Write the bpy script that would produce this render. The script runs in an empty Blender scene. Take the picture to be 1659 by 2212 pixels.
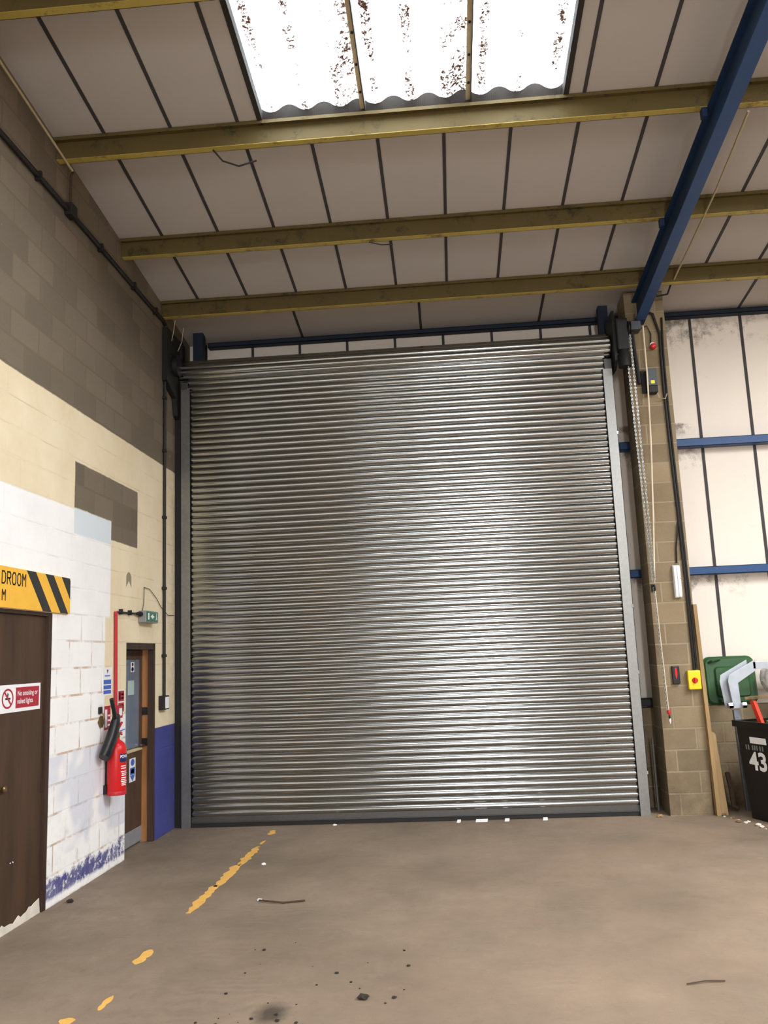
import bpy, bmesh, math, random
from mathutils import Vector, Matrix, noise as mnoise
random.seed(7)
C = bpy.context.scene.collection
PI = math.pi
# ---------------------------------------------------------------- measures (metres)
XL = -3.281; YS = 10.065; YC = 10.763; ZE = 6.065; SL = math.tan(math.radians(6.4937))
RIDGE = -2.0; YB = -15.0; XR = 13.0; CO = 0.2335
def roofz(y):
    return ZE + (YC - max(y, RIDGE)) * SL - (max(0, RIDGE - y)) * SL

# ---------------------------------------------------------------- node helpers
class NT:
    def __init__(s, name):
        s.m = bpy.data.materials.new(name); s.m.use_nodes = True
        s.t = s.m.node_tree; s.t.nodes.clear()
        s.out = s.t.nodes.new('ShaderNodeOutputMaterial')
        s.b = s.t.nodes.new('ShaderNodeBsdfPrincipled')
        s.t.links.new(s.b.outputs[0], s.out.inputs[0])
        tc = s.t.nodes.new('ShaderNodeTexCoord'); s.obj = tc.outputs['Object']
        s._xyz = None
    def put(s, sock, v):
        if isinstance(v, bpy.types.NodeSocket): s.t.links.new(v, sock)
        elif isinstance(v, (tuple, list)):
            v = tuple(v)
            if sock.type == 'RGBA' and len(v) == 3: v = v + (1,)
            sock.default_value = v
        elif sock.type == 'RGBA': sock.default_value = (v, v, v, 1)
        elif sock.type == 'VECTOR': sock.default_value = (v, v, v)
        else: sock.default_value = v
    def math(s, op, a, b=0.0, c=0.0):
        n = s.t.nodes.new('ShaderNodeMath'); n.operation = op
        s.put(n.inputs[0], a); s.put(n.inputs[1], b); s.put(n.inputs[2], c); return n.outputs[0]
    def xyz(s):
        if not s._xyz:
            n = s.t.nodes.new('ShaderNodeSeparateXYZ'); s.put(n.inputs[0], s.obj); s._xyz = n.outputs
        return s._xyz
    def vec(s, x, y, z=0.0):
        n = s.t.nodes.new('ShaderNodeCombineXYZ'); s.put(n.inputs[0], x); s.put(n.inputs[1], y); s.put(n.inputs[2], z); return n.outputs[0]
    def scale(s, v, k):
        n = s.t.nodes.new('ShaderNodeVectorMath'); n.operation = 'MULTIPLY'; s.put(n.inputs[0], v); s.put(n.inputs[1], k); return n.outputs[0]
    def noise(s, sc=5.0, det=4.0, rough=.55, v=None, off=0.0):
        n = s.t.nodes.new('ShaderNodeTexNoise')
        vv = v if v is not None else s.obj
        if off:
            a = s.t.nodes.new('ShaderNodeVectorMath'); a.operation = 'ADD'; s.put(a.inputs[0], vv); s.put(a.inputs[1], (off, off*.7, off*1.3)); vv = a.outputs[0]
        s.put(n.inputs['Vector'], vv)
        n.inputs['Scale'].default_value = sc; n.inputs['Detail'].default_value = det; n.inputs['Roughness'].default_value = rough
        return n.outputs['Fac']
    def ramp(s, f, a, b):          # linear 0..1 between a and b (clamped)
        n = s.t.nodes.new('ShaderNodeMapRange'); n.clamp = True
        s.put(n.inputs['Value'], f); n.inputs['From Min'].default_value = a; n.inputs['From Max'].default_value = b
        return n.outputs[0]
    def mix(s, f, a, b, mode='MIX'):
        n = s.t.nodes.new('ShaderNodeMix'); n.data_type = 'RGBA'; n.blend_type = mode
        s.put(n.inputs[0], f); s.put(n.inputs[6], a); s.put(n.inputs[7], b); return n.outputs[2]
    def bump(s, h, strength=.3, dist=.01):
        n = s.t.nodes.new('ShaderNodeBump'); n.inputs['Strength'].default_value = strength
        n.inputs['Distance'].default_value = dist; s.put(n.inputs['Height'], h)
        s.t.links.new(n.outputs[0], s.b.inputs['Normal'])
    def set(s, **k):
        for a, v in k.items(): s.put(s.b.inputs[a.replace('_', ' ')], v)
        return s.m

def lin(c):                         # sRGB 0-255 -> linear
    return tuple(((x/255)/12.92 if x/255 <= .04045 else (((x/255)+.055)/1.055)**2.4) for x in c)

def plain(name, rgb, rough=.6, metal=0.0, var=.12, sc=6.0, spec=.4, bump=0.0):
    n = NT(name); c = lin(rgb)
    f = n.ramp(n.noise(sc, 5, .6), .3, .7)
    col = n.mix(f, tuple(x*(1-var) for x in c), tuple(min(1, x*(1+var)) for x in c))
    n.set(Base_Color=col, Roughness=rough, Metallic=metal)
    n.b.inputs['Specular IOR Level'].default_value = spec
    if bump: n.bump(n.noise(sc*12, 3), bump, .004)
    return n.m

def brickset(n, u, v, w=.467, h=CO, mort=.011, offs=0.0):
    br = n.t.nodes.new('ShaderNodeTexBrick')
    n.put(br.inputs['Vector'], n.vec(n.math('ADD', u, offs), v))
    br.inputs['Scale'].default_value = 1; br.inputs['Mortar Size'].default_value = mort
    br.inputs['Mortar Smooth'].default_value = .35; br.inputs['Brick Width'].default_value = w
    br.inputs['Row Height'].default_value = h; br.inputs['Bias'].default_value = 0
    br.inputs['Color1'].default_value = (0, 0, 0, 1); br.inputs['Color2'].default_value = (1, 1, 1, 1); br.inputs['Mortar'].default_value = (.5, .5, .5, 1)
    return br.outputs['Color'], br.outputs['Fac']

def rectmask(n, u, v, u0, u1, v0, v1, jit=None, e=.006):
    if jit is not None:
        u = n.math('ADD', u, jit); v = n.math('ADD', v, jit)
    m = None
    for s_, a, b in ((u, u0-e, u0+e), (u, u1+e, u1-e), (v, v0-e, v0+e), (v, v1+e, v1-e)):
        r = n.t.nodes.new('ShaderNodeMapRange'); r.clamp = True; n.put(r.inputs['Value'], s_)
        r.inputs['From Min'].default_value = a; r.inputs['From Max'].default_value = b
        m = r.outputs[0] if m is None else n.math('MULTIPLY', m, r.outputs[0])
    return m

def mat_blocks(name, axis, base=(128, 117, 100), offs=0.0, w=.467):
    n = NT(name); x, y, z = n.xyz()
    u = y if axis == 'Y' else x
    c, mo = brickset(n, u, z, offs=offs, w=w)
    b = lin(base)
    tone = n.math('ADD', .8, n.math('MULTIPLY', c, .34))
    col = n.mix(1, b, tone, 'MULTIPLY')
    st = n.ramp(n.noise(1.6, 5, .65), .3, .75)
    col = n.mix(st, n.mix(1, col, (.75, .72, .68), 'MULTIPLY'), col)
    sp = n.ramp(n.noise(90, 3, .7), .35, .75)
    col = n.mix(n.math('MULTIPLY', sp, .25), col, n.mix(1, col, .5, 'MULTIPLY'))
    col = n.mix(n.math('MULTIPLY', mo, .55), col, lin((158, 145, 120)))
    gr = n.math('MULTIPLY', n.ramp(z, 1.2, .1), n.ramp(n.noise(3.5, 6, .75, off=66), .35, .6))
    col = n.mix(n.math('MULTIPLY', gr, .55), col, lin((84, 73, 60)))
    n.set(Base_Color=col, Roughness=.93)
    n.b.inputs['Specular IOR Level'].default_value = .15
    n.bump(n.math('SUBTRACT', n.math('MULTIPLY', n.noise(60, 4), .3), mo), .5, .012)
    return n.m

def mat_wall_left():
    n = NT('painted_blockwork'); x, y, z = n.xyz()
    c, mo = brickset(n, y, z, w=.467, offs=-.02)
    hz = n.math('ABSOLUTE', n.math('SUBTRACT', n.math('FRACT', n.math('DIVIDE', z, CO)), .5))
    hz = n.ramp(hz, .475, .495)
    j = n.math('MULTIPLY', n.math('SUBTRACT', n.noise(9, 5, .7), .5), .05)
    jb = n.math('MULTIPLY', n.math('SUBTRACT', n.noise(5, 6, .75, off=3), .5), .32)
    # bare grey block
    tone = n.math('ADD', .78, n.math('MULTIPLY', c, .38))
    grey = n.mix(1, lin((122, 111, 96)), tone, 'MULTIPLY')
    sp = n.ramp(n.noise(60, 4, .7), .35, .75)
    grey = n.mix(n.math('MULTIPLY', sp, .22), grey, lin((80, 72, 60)))
    blot = n.ramp(n.noise(.9, 4, .6, off=8), .35, .7)
    grey = n.mix(n.math('MULTIPLY', blot, .35), grey, lin((104, 94, 78)))
    scuff = n.ramp(n.noise(5, 6, .8, off=14), .68, .74)
    grey = n.mix(n.math('MULTIPLY', scuff, .5), grey, lin((205, 190, 165)))
    grey = n.mix(n.math('MULTIPLY', mo, .5), grey, lin((112, 100, 76)))
    # cream paint
    cn = n.ramp(n.noise(2.2, 4, .6, off=5), .3, .7)
    cream = n.mix(cn, lin((226, 209, 174)), lin((236, 222, 192)))
    cream = n.mix(n.math('MULTIPLY', hz, n.math('MULTIPLY', n.ramp(n.noise(2.2, 5, .7, off=22), .46, .62), .55)), cream, lin((168, 150, 122)))
    white = n.mix(cn, lin((240, 238, 237)), lin((248, 247, 246)))
    low = n.ramp(z, 2.5, 2.0)
    wm = n.math('MULTIPLY', n.ramp(n.noise(3, 5, .7, off=31), .44, .58), n.math('ADD', .35, n.math('MULTIPLY', low, .45)))
    mo_ = mo; mo = n.math('MAXIMUM', hz, n.math('MULTIPLY', mo, low))
    wmort = n.mix(low, lin((186, 172, 166)), lin((186, 152, 112)))
    white = n.mix(n.math('MULTIPLY', mo, wm), white, wmort); mo = mo_
    # bluish second coat patches
    pb = n.ramp(n.noise(2.0, 2, .4, off=40), .42, .5)
    wlow = rectmask(n, y, z, 6.5, 8.6, .35, 1.16, j, .01)
    white = n.mix(n.math('MULTIPLY', wlow, n.math('MULTIPLY', pb, .6)), white, lin((202, 207, 222)))
    grime = n.math('MULTIPLY', n.ramp(n.noise(7, 6, .75, off=50), .52, .8), n.ramp(z, 1.0, .4))
    white = n.mix(n.math('MULTIPLY', grime, .5), white, lin((160, 155, 152)))
    m_paint = n.ramp(n.math('ADD', z, n.math('MULTIPLY', j, .35)), 4.196, 4.184)
    patch = n.math('MAXIMUM', rectmask(n, y, z, 7.30, 8.16, 3.285, 3.71, n.math('MULTIPLY', j, .5), .006), rectmask(n, y, z, 8.145, 8.86, 3.10, 3.71, n.math('MULTIPLY', j, .3), .004))
    m_white = n.math('MAXIMUM', rectmask(n, y, z, -20, 8.145, -.1, 3.27, n.math('MULTIPLY', j, .25), .008),
                     rectmask(n, y, z, -20, 8.6, -.1, 1.40, j, .01))
    cut = rectmask(n, y, z, 8.03, 8.60, 1.40, 2.34, j, .01)
    m_white = n.math('MULTIPLY', m_white, n.math('SUBTRACT', 1, cut))
    col = n.mix(m_white, cream, white)
    pb2 = rectmask(n, y, z, 7.30, 8.15, 3.05, 3.285, n.math('MULTIPLY', j, .4), .006)
    col = n.mix(pb2, col, lin((216, 224, 228)))
    col = n.mix(patch, col, grey)
    # small notched bare patch above the exit sign
    nm = rectmask(n, y, z, 8.555, 8.70, 2.665, 2.83, n.math('MULTIPLY', j, .3), .006)
    ay = n.math('DIVIDE', n.math('ABSOLUTE', n.math('SUBTRACT', y, 8.628)), .072)
    nt = n.ramp(n.math('SUBTRACT', z, n.math('SUBTRACT', 2.735, n.math('MULTIPLY', ay, .07))), -.003, .003)
    tp = n.ramp(n.math('ADD', z, n.math('MULTIPLY', n.math('POWER', ay, 2), .045)), 2.829, 2.822)
    nm = n.math('MULTIPLY', nm, n.math('MULTIPLY', nt, tp))
    col = n.mix(nm, col, lin((150, 138, 118)))
    # blue dado right of the door, blue remnants at the foot of the white part
    m_blue = rectmask(n, y, z, 9.3, 12, -.2, 1.18, n.math('MULTIPLY', j, .15), .004)
    bl = n.mix(cn, lin((60, 64, 128)), lin((72, 76, 140)))
    col = n.mix(m_blue, col, bl)
    foot = n.math('MULTIPLY', n.ramp(n.math('ADD', z, jb), .22, .18), n.ramp(n.noise(3.2, 6, .72, off=61), .41, .47))
    foot = n.math('MULTIPLY', foot, n.math('MULTIPLY', n.ramp(y, 8.7, 8.65), n.ramp(n.math('ADD', z, n.math('MULTIPLY', j, 1.2)), .045, .075)))
    foot = n.math('MULTIPLY', foot, n.math('SUBTRACT', 1, n.math('MULTIPLY', n.ramp(n.noise(11, 5, .8, off=90), .53, .60), .85)))
    col = n.mix(foot, col, n.mix(n.ramp(n.noise(6, 4, .7, off=91), .35, .65), lin((70, 72, 132)), lin((118, 116, 150))))
    col = n.mix(m_paint, grey, col)
    dark_mottle = n.math('MULTIPLY', n.ramp(y, 9.75, 10.25), n.ramp(n.noise(8, 5, .7, off=70), .3, .8))  # blotchy darker tone towards the shutter end of the wall
    col = n.mix(n.math('MULTIPLY', dark_mottle, .6), col, lin((96, 88, 72)))
    n.set(Base_Color=col, Roughness=.85)
    n.b.inputs['Specular IOR Level'].default_value = .2
    deep = n.math('ADD', .35, n.math('MULTIPLY', n.math('SUBTRACT', 1, m_paint), .6))
    n.bump(n.math('SUBTRACT', n.math('MULTIPLY', n.noise(55, 4), .18), n.math('MULTIPLY', mo, deep)), .45, .01)
    return n.m

def mat_floor():
    n = NT('dusty_concrete'); x, y, z = n.xyz()
    f1 = n.ramp(n.noise(.55, 6, .62), .32, .68)
    col = n.mix(f1, lin((106, 94, 79)), lin((150, 132, 114)))
    f2 = n.ramp(n.noise(3.2, 7, .7, off=9), .40, .66)
    col = n.mix(n.math('MULTIPLY', f2, .4), col, lin((128, 112, 94)))
    st = n.noise(1.0, 5, .65, v=n.scale(n.obj, (3.0, .55, 1)), off=17)
    col = n.mix(n.math('MULTIPLY', n.ramp(st, .55, .78), .3), col, lin((110, 96, 80)))
    md = n.ramp(n.noise(9, 6, .8, off=83), .56, .72)
    col = n.mix(n.math('MULTIPLY', md, .38), col, lin((92, 80, 66)))
    ml = n.ramp(n.noise(5, 7, .8, off=93), .60, .74)
    col = n.mix(n.math('MULTIPLY', ml, .35), col, lin((172, 154, 134)))
    # reddish dust in the middle and right
    rd = n.math('MULTIPLY', n.ramp(x, -2.2, 1.0), n.ramp(n.noise(.8, 4, .6, off=25), .35, .6))
    col = n.mix(n.math('MULTIPLY', rd, .35), col, lin((158, 133, 112)))
    sp = n.ramp(n.noise(55, 3, .7, off=33), .68, .76)
    near = n.ramp(y, 8.0, 5.5)
    col = n.mix(n.math('MULTIPLY', n.math('MULTIPLY', sp, near), .5), col, lin((74, 62, 50)))
    fine = n.ramp(n.noise(130, 3, .7), .3, .7)
    col = n.mix(n.math('MULTIPLY', fine, .12), col, lin((96, 84, 70)))
    tr = n.t.nodes.new('ShaderNodeTexWave'); tr.bands_direction = 'Y'; tr.inputs['Scale'].default_value = 3.2; tr.inputs['Distortion'].default_value = 12; tr.inputs['Detail'].default_value = 3; n.put(tr.inputs['Vector'], n.obj)
    tk = n.math('MULTIPLY', rectmask(n, x, y, -1.55, -.75, 4.0, 7.3, n.math('MULTIPLY', n.noise(2, 4), .5), .2), n.ramp(n.noise(1.3, 4, .7, off=55), .42, .6))
    tk2 = n.math('MULTIPLY', rectmask(n, x, y, .55, 1.2, 4.0, 8.3, n.math('MULTIPLY', n.noise(2, 4), .5), .2), n.ramp(n.noise(1.3, 4, .7, off=75), .45, .65))
    col = n.mix(n.math('MULTIPLY', n.math('MAXIMUM', tk, tk2), n.math('MULTIPLY', tr.outputs['Fac'], .28)), col, lin((104, 90, 76)))
    # oil stain and faint tyre scuffs
    d = n.math('SQRT', n.math('ADD', n.math('POWER', n.math('ADD', x, 1.06), 2), n.math('MULTIPLY', n.math('POWER', n.math('SUBTRACT', y, 4.90), 2), .45)))
    d = n.math('ADD', d, n.math('MULTIPLY', n.math('SUBTRACT', n.noise(14, 4, .7, off=41), .5), .06))
    col = n.mix(n.math('MULTIPLY', n.ramp(d, .12, .04), .8), col, lin((52, 46, 40)))
    n.set(Base_Color=col, Roughness=n.math('ADD', .62, n.math('MULTIPLY', f2, .25)))
    n.b.inputs['Specular IOR Level'].default_value = .3
    n.bump(n.math('ADD', n.math('MULTIPLY', n.noise(14, 6, .7), .8), n.math('MULTIPLY', n.noise(90, 4), .2)), .35, .012)
    return n.m

def mat_panel(name, rgb, dirty=.35, scl=1.0):
    n = NT(name); c = lin(rgb)
    f = n.ramp(n.noise(.8*scl, 5, .6), .3, .7)
    col = n.mix(f, tuple(v*.93 for v in c), c)
    d = n.ramp(n.noise(3.0*scl, 8, .82, off=12), .60, .78)
    col = n.mix(n.math('MULTIPLY', d, dirty), col, lin((120, 104, 88)))
    s = n.noise(2.4, 7, .8, v=n.scale(n.obj, (1, 1, 3.5)), off=29)
    col = n.mix(n.math('MULTIPLY', n.ramp(s, .66, .72), dirty*1.2), col, lin((104, 92, 80)))
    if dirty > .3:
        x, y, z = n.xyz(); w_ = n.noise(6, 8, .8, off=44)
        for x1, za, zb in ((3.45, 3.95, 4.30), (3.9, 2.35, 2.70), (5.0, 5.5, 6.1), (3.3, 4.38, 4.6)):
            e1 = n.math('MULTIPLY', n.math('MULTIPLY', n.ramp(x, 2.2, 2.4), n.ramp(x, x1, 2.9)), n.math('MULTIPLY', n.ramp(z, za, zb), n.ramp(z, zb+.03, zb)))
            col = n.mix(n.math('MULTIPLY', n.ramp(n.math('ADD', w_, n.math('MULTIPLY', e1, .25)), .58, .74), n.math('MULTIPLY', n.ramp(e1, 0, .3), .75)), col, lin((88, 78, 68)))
    n.set(Base_Color=col, Roughness=.75)
    n.b.inputs['Specular IOR Level'].default_value = .25
    return n.m

def mat_galv(name, rgb, rough=.3, var=.1):
    n = NT(name); c = lin(rgb)
    vo = n.t.nodes.new('ShaderNodeTexVoronoi'); vo.inputs['Scale'].default_value = 26; n.put(vo.inputs['Vector'], n.obj)
    f = n.ramp(n.math('ADD', n.math('MULTIPLY', n.noise(3, 5, .6), .7), n.math('MULTIPLY', vo.outputs['Distance'], .4)), .3, .8)
    col = n.mix(f, tuple(v*(1-var) for v in c), tuple(min(1, v*(1+var)) for v in c))
    n.set(Base_Color=col, Metallic=1.0, Roughness=n.math('ADD', rough, n.math('MULTIPLY', n.math('SUBTRACT', f, .5), .08)))
    return n.m

def mat_painted_steel(name, rgb, chip=.5, chipc=(60, 52, 40), rough=.5, sc=3.0):
    n = NT(name); c = lin(rgb)
    f = n.ramp(n.noise(sc, 5, .65), .3, .7)
    col = n.mix(f, tuple(v*.82 for v in c), c)
    g = n.ramp(n.noise(sc*2.2, 8, .8, off=6), .54, .66)
    col = n.mix(n.math('MULTIPLY', g, chip), col, lin(chipc))
    n.set(Base_Color=col, Roughness=rough)
    n.b.inputs['Specular IOR Level'].default_value = .35
    n.bump(n.noise(40, 4), .12, .004)
    return n.m

def mat_wood(name, a, b, axis=(14, 14, 1.2)):
    n = NT(name)
    f = n.ramp(n.noise(1, 6, .65, v=n.scale(n.obj, axis)), .3, .7)
    col = n.mix(f, lin(a), lin(b)); n.set(Base_Color=col, Roughness=.6)
    n.b.inputs['Specular IOR Level'].default_value = .3
    return n.m

M = {}
M['wall_left'] = mat_wall_left()
M['floor'] = mat_floor()
M['block'] = mat_blocks('grey_blockwork', 'X', (146, 130, 105), offs=.12, w=.467)
M['blockY'] = mat_blocks('grey_blockwork_side', 'Y', (120, 108, 90))
M['ceil'] = mat_panel('ceiling_liner_panel', (180, 174, 168), .12, .8)
M['clad'] = mat_panel('wall_liner_panel', (228, 218, 206), .4, .9)
M['joint'] = plain('dark_grey_joint', (56, 53, 54), .7)
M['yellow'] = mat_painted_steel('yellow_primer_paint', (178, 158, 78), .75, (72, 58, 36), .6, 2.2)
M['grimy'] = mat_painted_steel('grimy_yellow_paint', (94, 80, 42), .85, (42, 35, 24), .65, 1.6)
M['blue'] = mat_painted_steel('blue_steel_paint', (34, 70, 118), .35, (38, 44, 56), .5, 2.0)
M['galv'] = mat_galv('galvanised_steel', (190, 190, 190), .24, .03)
def mat_slat():
    n = NT('galvanised_slat')
    f = n.ramp(n.noise(1, 4, .6, v=n.scale(n.obj, (.6, 1, 14))), .3, .7)
    n.set(Base_Color=n.mix(f, lin((160, 163, 163)), lin((176, 179, 179))), Metallic=1.0, Roughness=.17)
    return n.m
M['slat'] = mat_slat()
M['shadedblue'] = mat_painted_steel('shaded_blue_paint', (26, 52, 84), .5, (26, 27, 30), .6, 2.0)  # blue darkened in the colour itself, for the rafter's shaded faces
M['deepshadeblue'] = mat_painted_steel('deep_shade_blue_paint', (24, 38, 56), .5, (24, 24, 26), .7, 2.0)  # same blue darkened further, painting in the shade at the eaves
M['galv2'] = mat_galv('galvanised_guide', (134, 133, 130), .42)
M['rail'] = mat_galv('dull_steel', (92, 90, 88), .5)
M['black'] = plain('black_steel', (22, 21, 20), .6)
M['blackp'] = plain('black_plastic', (20, 20, 22), .4)
M['cable'] = plain('black_cable', (26, 24, 22), .5)
M['beige'] = plain('beige_cable', (176, 160, 126), .7)
M['rope'] = plain('pale_rope', (214, 200, 176), .85)
M['chain'] = mat_galv('zinc_chain', (178, 184, 184), .4)
M['browndoor'] = mat_wood('dark_brown_ply', (58, 42, 31), (82, 61, 45), (5, 5, .8))
M['brownframe'] = mat_wood('dark_brown_frame', (50, 36, 28), (70, 50, 38))
M['orangewood'] = mat_wood('bare_orange_timber', (150, 100, 56), (184, 130, 80))
M['timber'] = mat_wood('yellow_timber', (132, 106, 70), (166, 138, 96))
M['kick'] = plain('grey_kick_plate', (140, 140, 144), .45)
M['glass'] = plain('painted_out_glass', (112, 124, 140), .18, 0, .1, 2.0, .5)
M['white'] = plain('white_plastic', (235, 235, 235), .5, 0, .03)
M['whitesheet'] = plain('white_print', (236, 236, 238), .6, 0, .02)
M['signyel'] = plain('sign_yellow', (242, 186, 66), .5, 0, .05)
M['signblk'] = plain('sign_black', (44, 44, 42), .55, 0, .05)
M['red'] = plain('signal_red', (196, 24, 28), .35, 0, .06)
M['pipered'] = plain('red_pipe_paint', (176, 34, 44), .45, 0, .08)
M['signred'] = plain('sign_red', (168, 36, 52), .5, 0, .05)
M['printblue'] = plain('sign_blue', (64, 104, 190), .5, 0, .08)
M['navy'] = plain('navy_print', (30, 34, 84), .5, 0, .05)
M['green'] = plain('exit_green', (40, 104, 78), .4, 0, .06)
M['bingreen'] = plain('bin_green_plastic', (46, 84, 46), .42, 0, .12, 4)
M['greybox'] = plain('grey_enclosure', (126, 128, 124), .5)
M['dgrey'] = plain('dark_grey_enclosure', (64, 68, 74), .5)
M['yelplastic'] = plain('yellow_enclosure', (240, 200, 30), .35, 0, .04)
M['yellabel'] = plain('yellow_label', (220, 214, 50), .5, 0, .05)
M['brass'] = plain('old_brass', (120, 100, 62), .4, .8)
M['chrome'] = plain('chrome', (200, 200, 205), .2, 1.0)
M['floorpaint'] = plain('worn_yellow_floor_paint', (222, 172, 86), .7, 0, .1, 12)
M['stick'] = plain('dark_twig', (70, 54, 40), .8)
M['stone'] = plain('dark_stone', (48, 40, 34), .9)
M['scrap'] = plain('white_scrap_and_daylight', (238, 238, 236), .7, 0, .03)
M['paper'] = plain('pale_green_paper', (176, 196, 192), .7, 0, .03)
M['brownpanel'] = mat_wood('brown_door_panel', (62, 46, 36), (96, 72, 54), (6, 6, 1.2))
M['amberred'] = plain('red_lens', (204, 44, 48), .25, 0, .03)
M['postmetal'] = mat_galv('grey_galvanised_post', (150, 156, 166), .5)
M['bracket'] = plain('pale_grey_galvanised_bracket', (176, 182, 190), .45, .5, .1)
M['binblack'] = plain('bin_black_plastic', (17, 17, 19), .45, 0, .15, 5)
M['sack'] = plain('white_sack', (226, 224, 220), .7, 0, .05)
M['orange'] = plain('orange_red_plastic', (226, 66, 44), .5, 0, .06)
M['scrapwood'] = mat_wood('scrap_wood', (98, 76, 54), (150, 122, 90))
M['hoodgrey'] = plain('dark_closer_foam', (44, 40, 37), .9)
M['bar'] = plain('pale_glazing_bar', (206, 188, 150), .55)
M['dustwhite'] = plain('pale_plaster_dust', (206, 198, 184), .9, 0, .1, 10)

def mat_skylight():
    n = NT('translucent_rooflight_sheet'); x, y, z = n.xyz()
    # dirt gathers in the troughs of the corrugation, in specks
    ph = n.math('COSINE', n.math('MULTIPLY', n.math('ADD', x, .098), 2*PI/.305))
    trough = n.ramp(ph, .45, .95)
    sp = n.ramp(n.noise(26, 4, .75), .50, .60)
    side = n.math('MAXIMUM', n.math('MAXIMUM', rectmask(n, x, z, -.70, -.53, -99, 99, None, .03), rectmask(n, x, z, .24, .39, -99, 99, None, .03)), n.math('MULTIPLY', trough, .75))
    sp = n.ramp(n.noise(34, 5, .85), .46, .58)
    big = n.ramp(n.noise(2.6, 3, .6, off=4), .42, .58)
    f = n.math('MULTIPLY', n.math('MULTIPLY', side, sp), n.math('ADD', .2, n.math('MULTIPLY', big, .8)))
    f = n.math('MAXIMUM', f, n.math('MULTIPLY', n.ramp(n.noise(9, 3, .6, off=19), .73, .76), .8))
    f = n.math('POWER', n.ramp(f, .05, .40), .40)
    col = n.mix(f, (.86, .87, .88), lin((74, 58, 48)))
    tr = n.t.nodes.new('ShaderNodeBsdfTranslucent'); n.put(tr.inputs['Color'], col)
    tp = n.t.nodes.new('ShaderNodeBsdfTransparent'); n.put(tp.inputs['Color'], col)
    mx = n.t.nodes.new('ShaderNodeMixShader'); mx.inputs[0].default_value = .25
    n.t.links.new(tr.outputs[0], mx.inputs[1]); n.t.links.new(tp.outputs[0], mx.inputs[2])
    n.t.links.new(mx.outputs[0], n.out.inputs[0])
    return n.m
M['skylight'] = mat_skylight()

# ---------------------------------------------------------------- mesh helpers
def bx(bm, a, b, mat=None):
    """axis aligned box between corners a and b, optional 4x4 transform"""
    x0, x1 = sorted((a[0], b[0])); y0, y1 = sorted((a[1], b[1])); z0, z1 = sorted((a[2], b[2]))
    v = [bm.verts.new(p) for p in ((x0,y0,z0),(x1,y0,z0),(x1,y1,z0),(x0,y1,z0),(x0,y0,z1),(x1,y0,z1),(x1,y1,z1),(x0,y1,z1))]
    if mat is not None:
        for q in v: q.co = mat @ q.co
    for f in ((3,2,1,0),(4,5,6,7),(0,1,5,4),(1,2,6,5),(2,3,7,6),(3,0,4,7)): bm.faces.new([v[i] for i in f])
    return v
def hexa(bm, lo, hi):
    """two quads (4 points each, same order) joined into a solid"""
    a = [bm.verts.new(p) for p in lo]; b = [bm.verts.new(p) for p in hi]
    bm.faces.new(a[::-1]); bm.faces.new(b)
    for i in range(len(a)):
        j = (i+1) % len(a); bm.faces.new((a[i], a[j], b[j], b[i]))
def prism(bm, pts, ext):
    e = Vector(ext); hexa(bm, pts, [Vector(p)+e for p in pts])
def tube(bm, pts, r, seg=8, cap=True):
    pts = [Vector(p) for p in pts]; rings = []
    rr = r if isinstance(r, (list, tuple)) else [r]*len(pts)
    up = None
    for i, p in enumerate(pts):
        d = (pts[min(i+1, len(pts)-1)] - pts[max(i-1, 0)]).normalized()
        if up is None:
            up = Vector((0,0,1)) if abs(d.z) < .9 else Vector((1,0,0))
        s = d.cross(up).normalized(); t = s.cross(d).normalized(); up = t
        rings.append([bm.verts.new(p + (s*math.cos(2*PI*k/seg) + t*math.sin(2*PI*k/seg))*rr[i]) for k in range(seg)])
    for a, b in zip(rings, rings[1:]):
        for k in range(seg): bm.faces.new((a[k], a[(k+1)%seg], b[(k+1)%seg], b[k]))
    if cap: bm.faces.new(rings[0][::-1]); bm.faces.new(rings[-1])
def lathe(bm, prof, origin, axis='Z', seg=28):
    o = Vector(origin); rings = []
    for r, h in prof:
        ring = []
        for k in range(seg):
            a = 2*PI*k/seg; c, s = math.cos(a)*r, math.sin(a)*r
            p = {'Z': (c, s, h), 'X': (h, c, s), 'Y': (s, h, c)}[axis]
            ring.append(bm.verts.new(o + Vector(p)))
        rings.append(ring)
    for a, b in zip(rings, rings[1:]):
        for k in range(seg): bm.faces.new((a[k], a[(k+1)%seg], b[(k+1)%seg], b[k]))
    bm.faces.new(rings[0][::-1]); bm.faces.new(rings[-1])
def obj(name, bm, mat, parent=None, bevel=0.0, smooth=False, merge=False):
    if merge: bmesh.ops.remove_doubles(bm, verts=bm.verts, dist=1e-5)
    bmesh.ops.recalc_face_normals(bm, faces=bm.faces)
    if bevel:
        bmesh.ops.bevel(bm, geom=list(bm.edges), offset=bevel, segments=2, profile=.6, affect='EDGES', clamp_overlap=True)
    me = bpy.data.meshes.new(name); bm.to_mesh(me); bm.free()
    if smooth:
        for p in me.polygons: p.use_smooth = True
        try: me.set_sharp_from_angle(angle=math.radians(40))
        except Exception: pass
    me.materials.append(mat if not isinstance(mat, str) else M[mat])
    o = bpy.data.objects.new(name, me); C.objects.link(o)
    if parent is not None:
        o.parent = parent
        o.matrix_parent_inverse = parent_inv(parent)
    return o
def parent_inv(p):
    m = Matrix.Translation(p.location) @ p.rotation_euler.to_matrix().to_4x4()
    return m.inverted()
def thing(name, label, cat, loc=(0,0,0), group=None):
    o = bpy.data.objects.new(name, None); C.objects.link(o); o.location = loc
    o.empty_display_size = .1
    return tag(o, label, cat, group)
def tag(o, label, cat, group=None):
    o['label'] = label; o['category'] = cat
    if group: o['group'] = group
    return o
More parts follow.
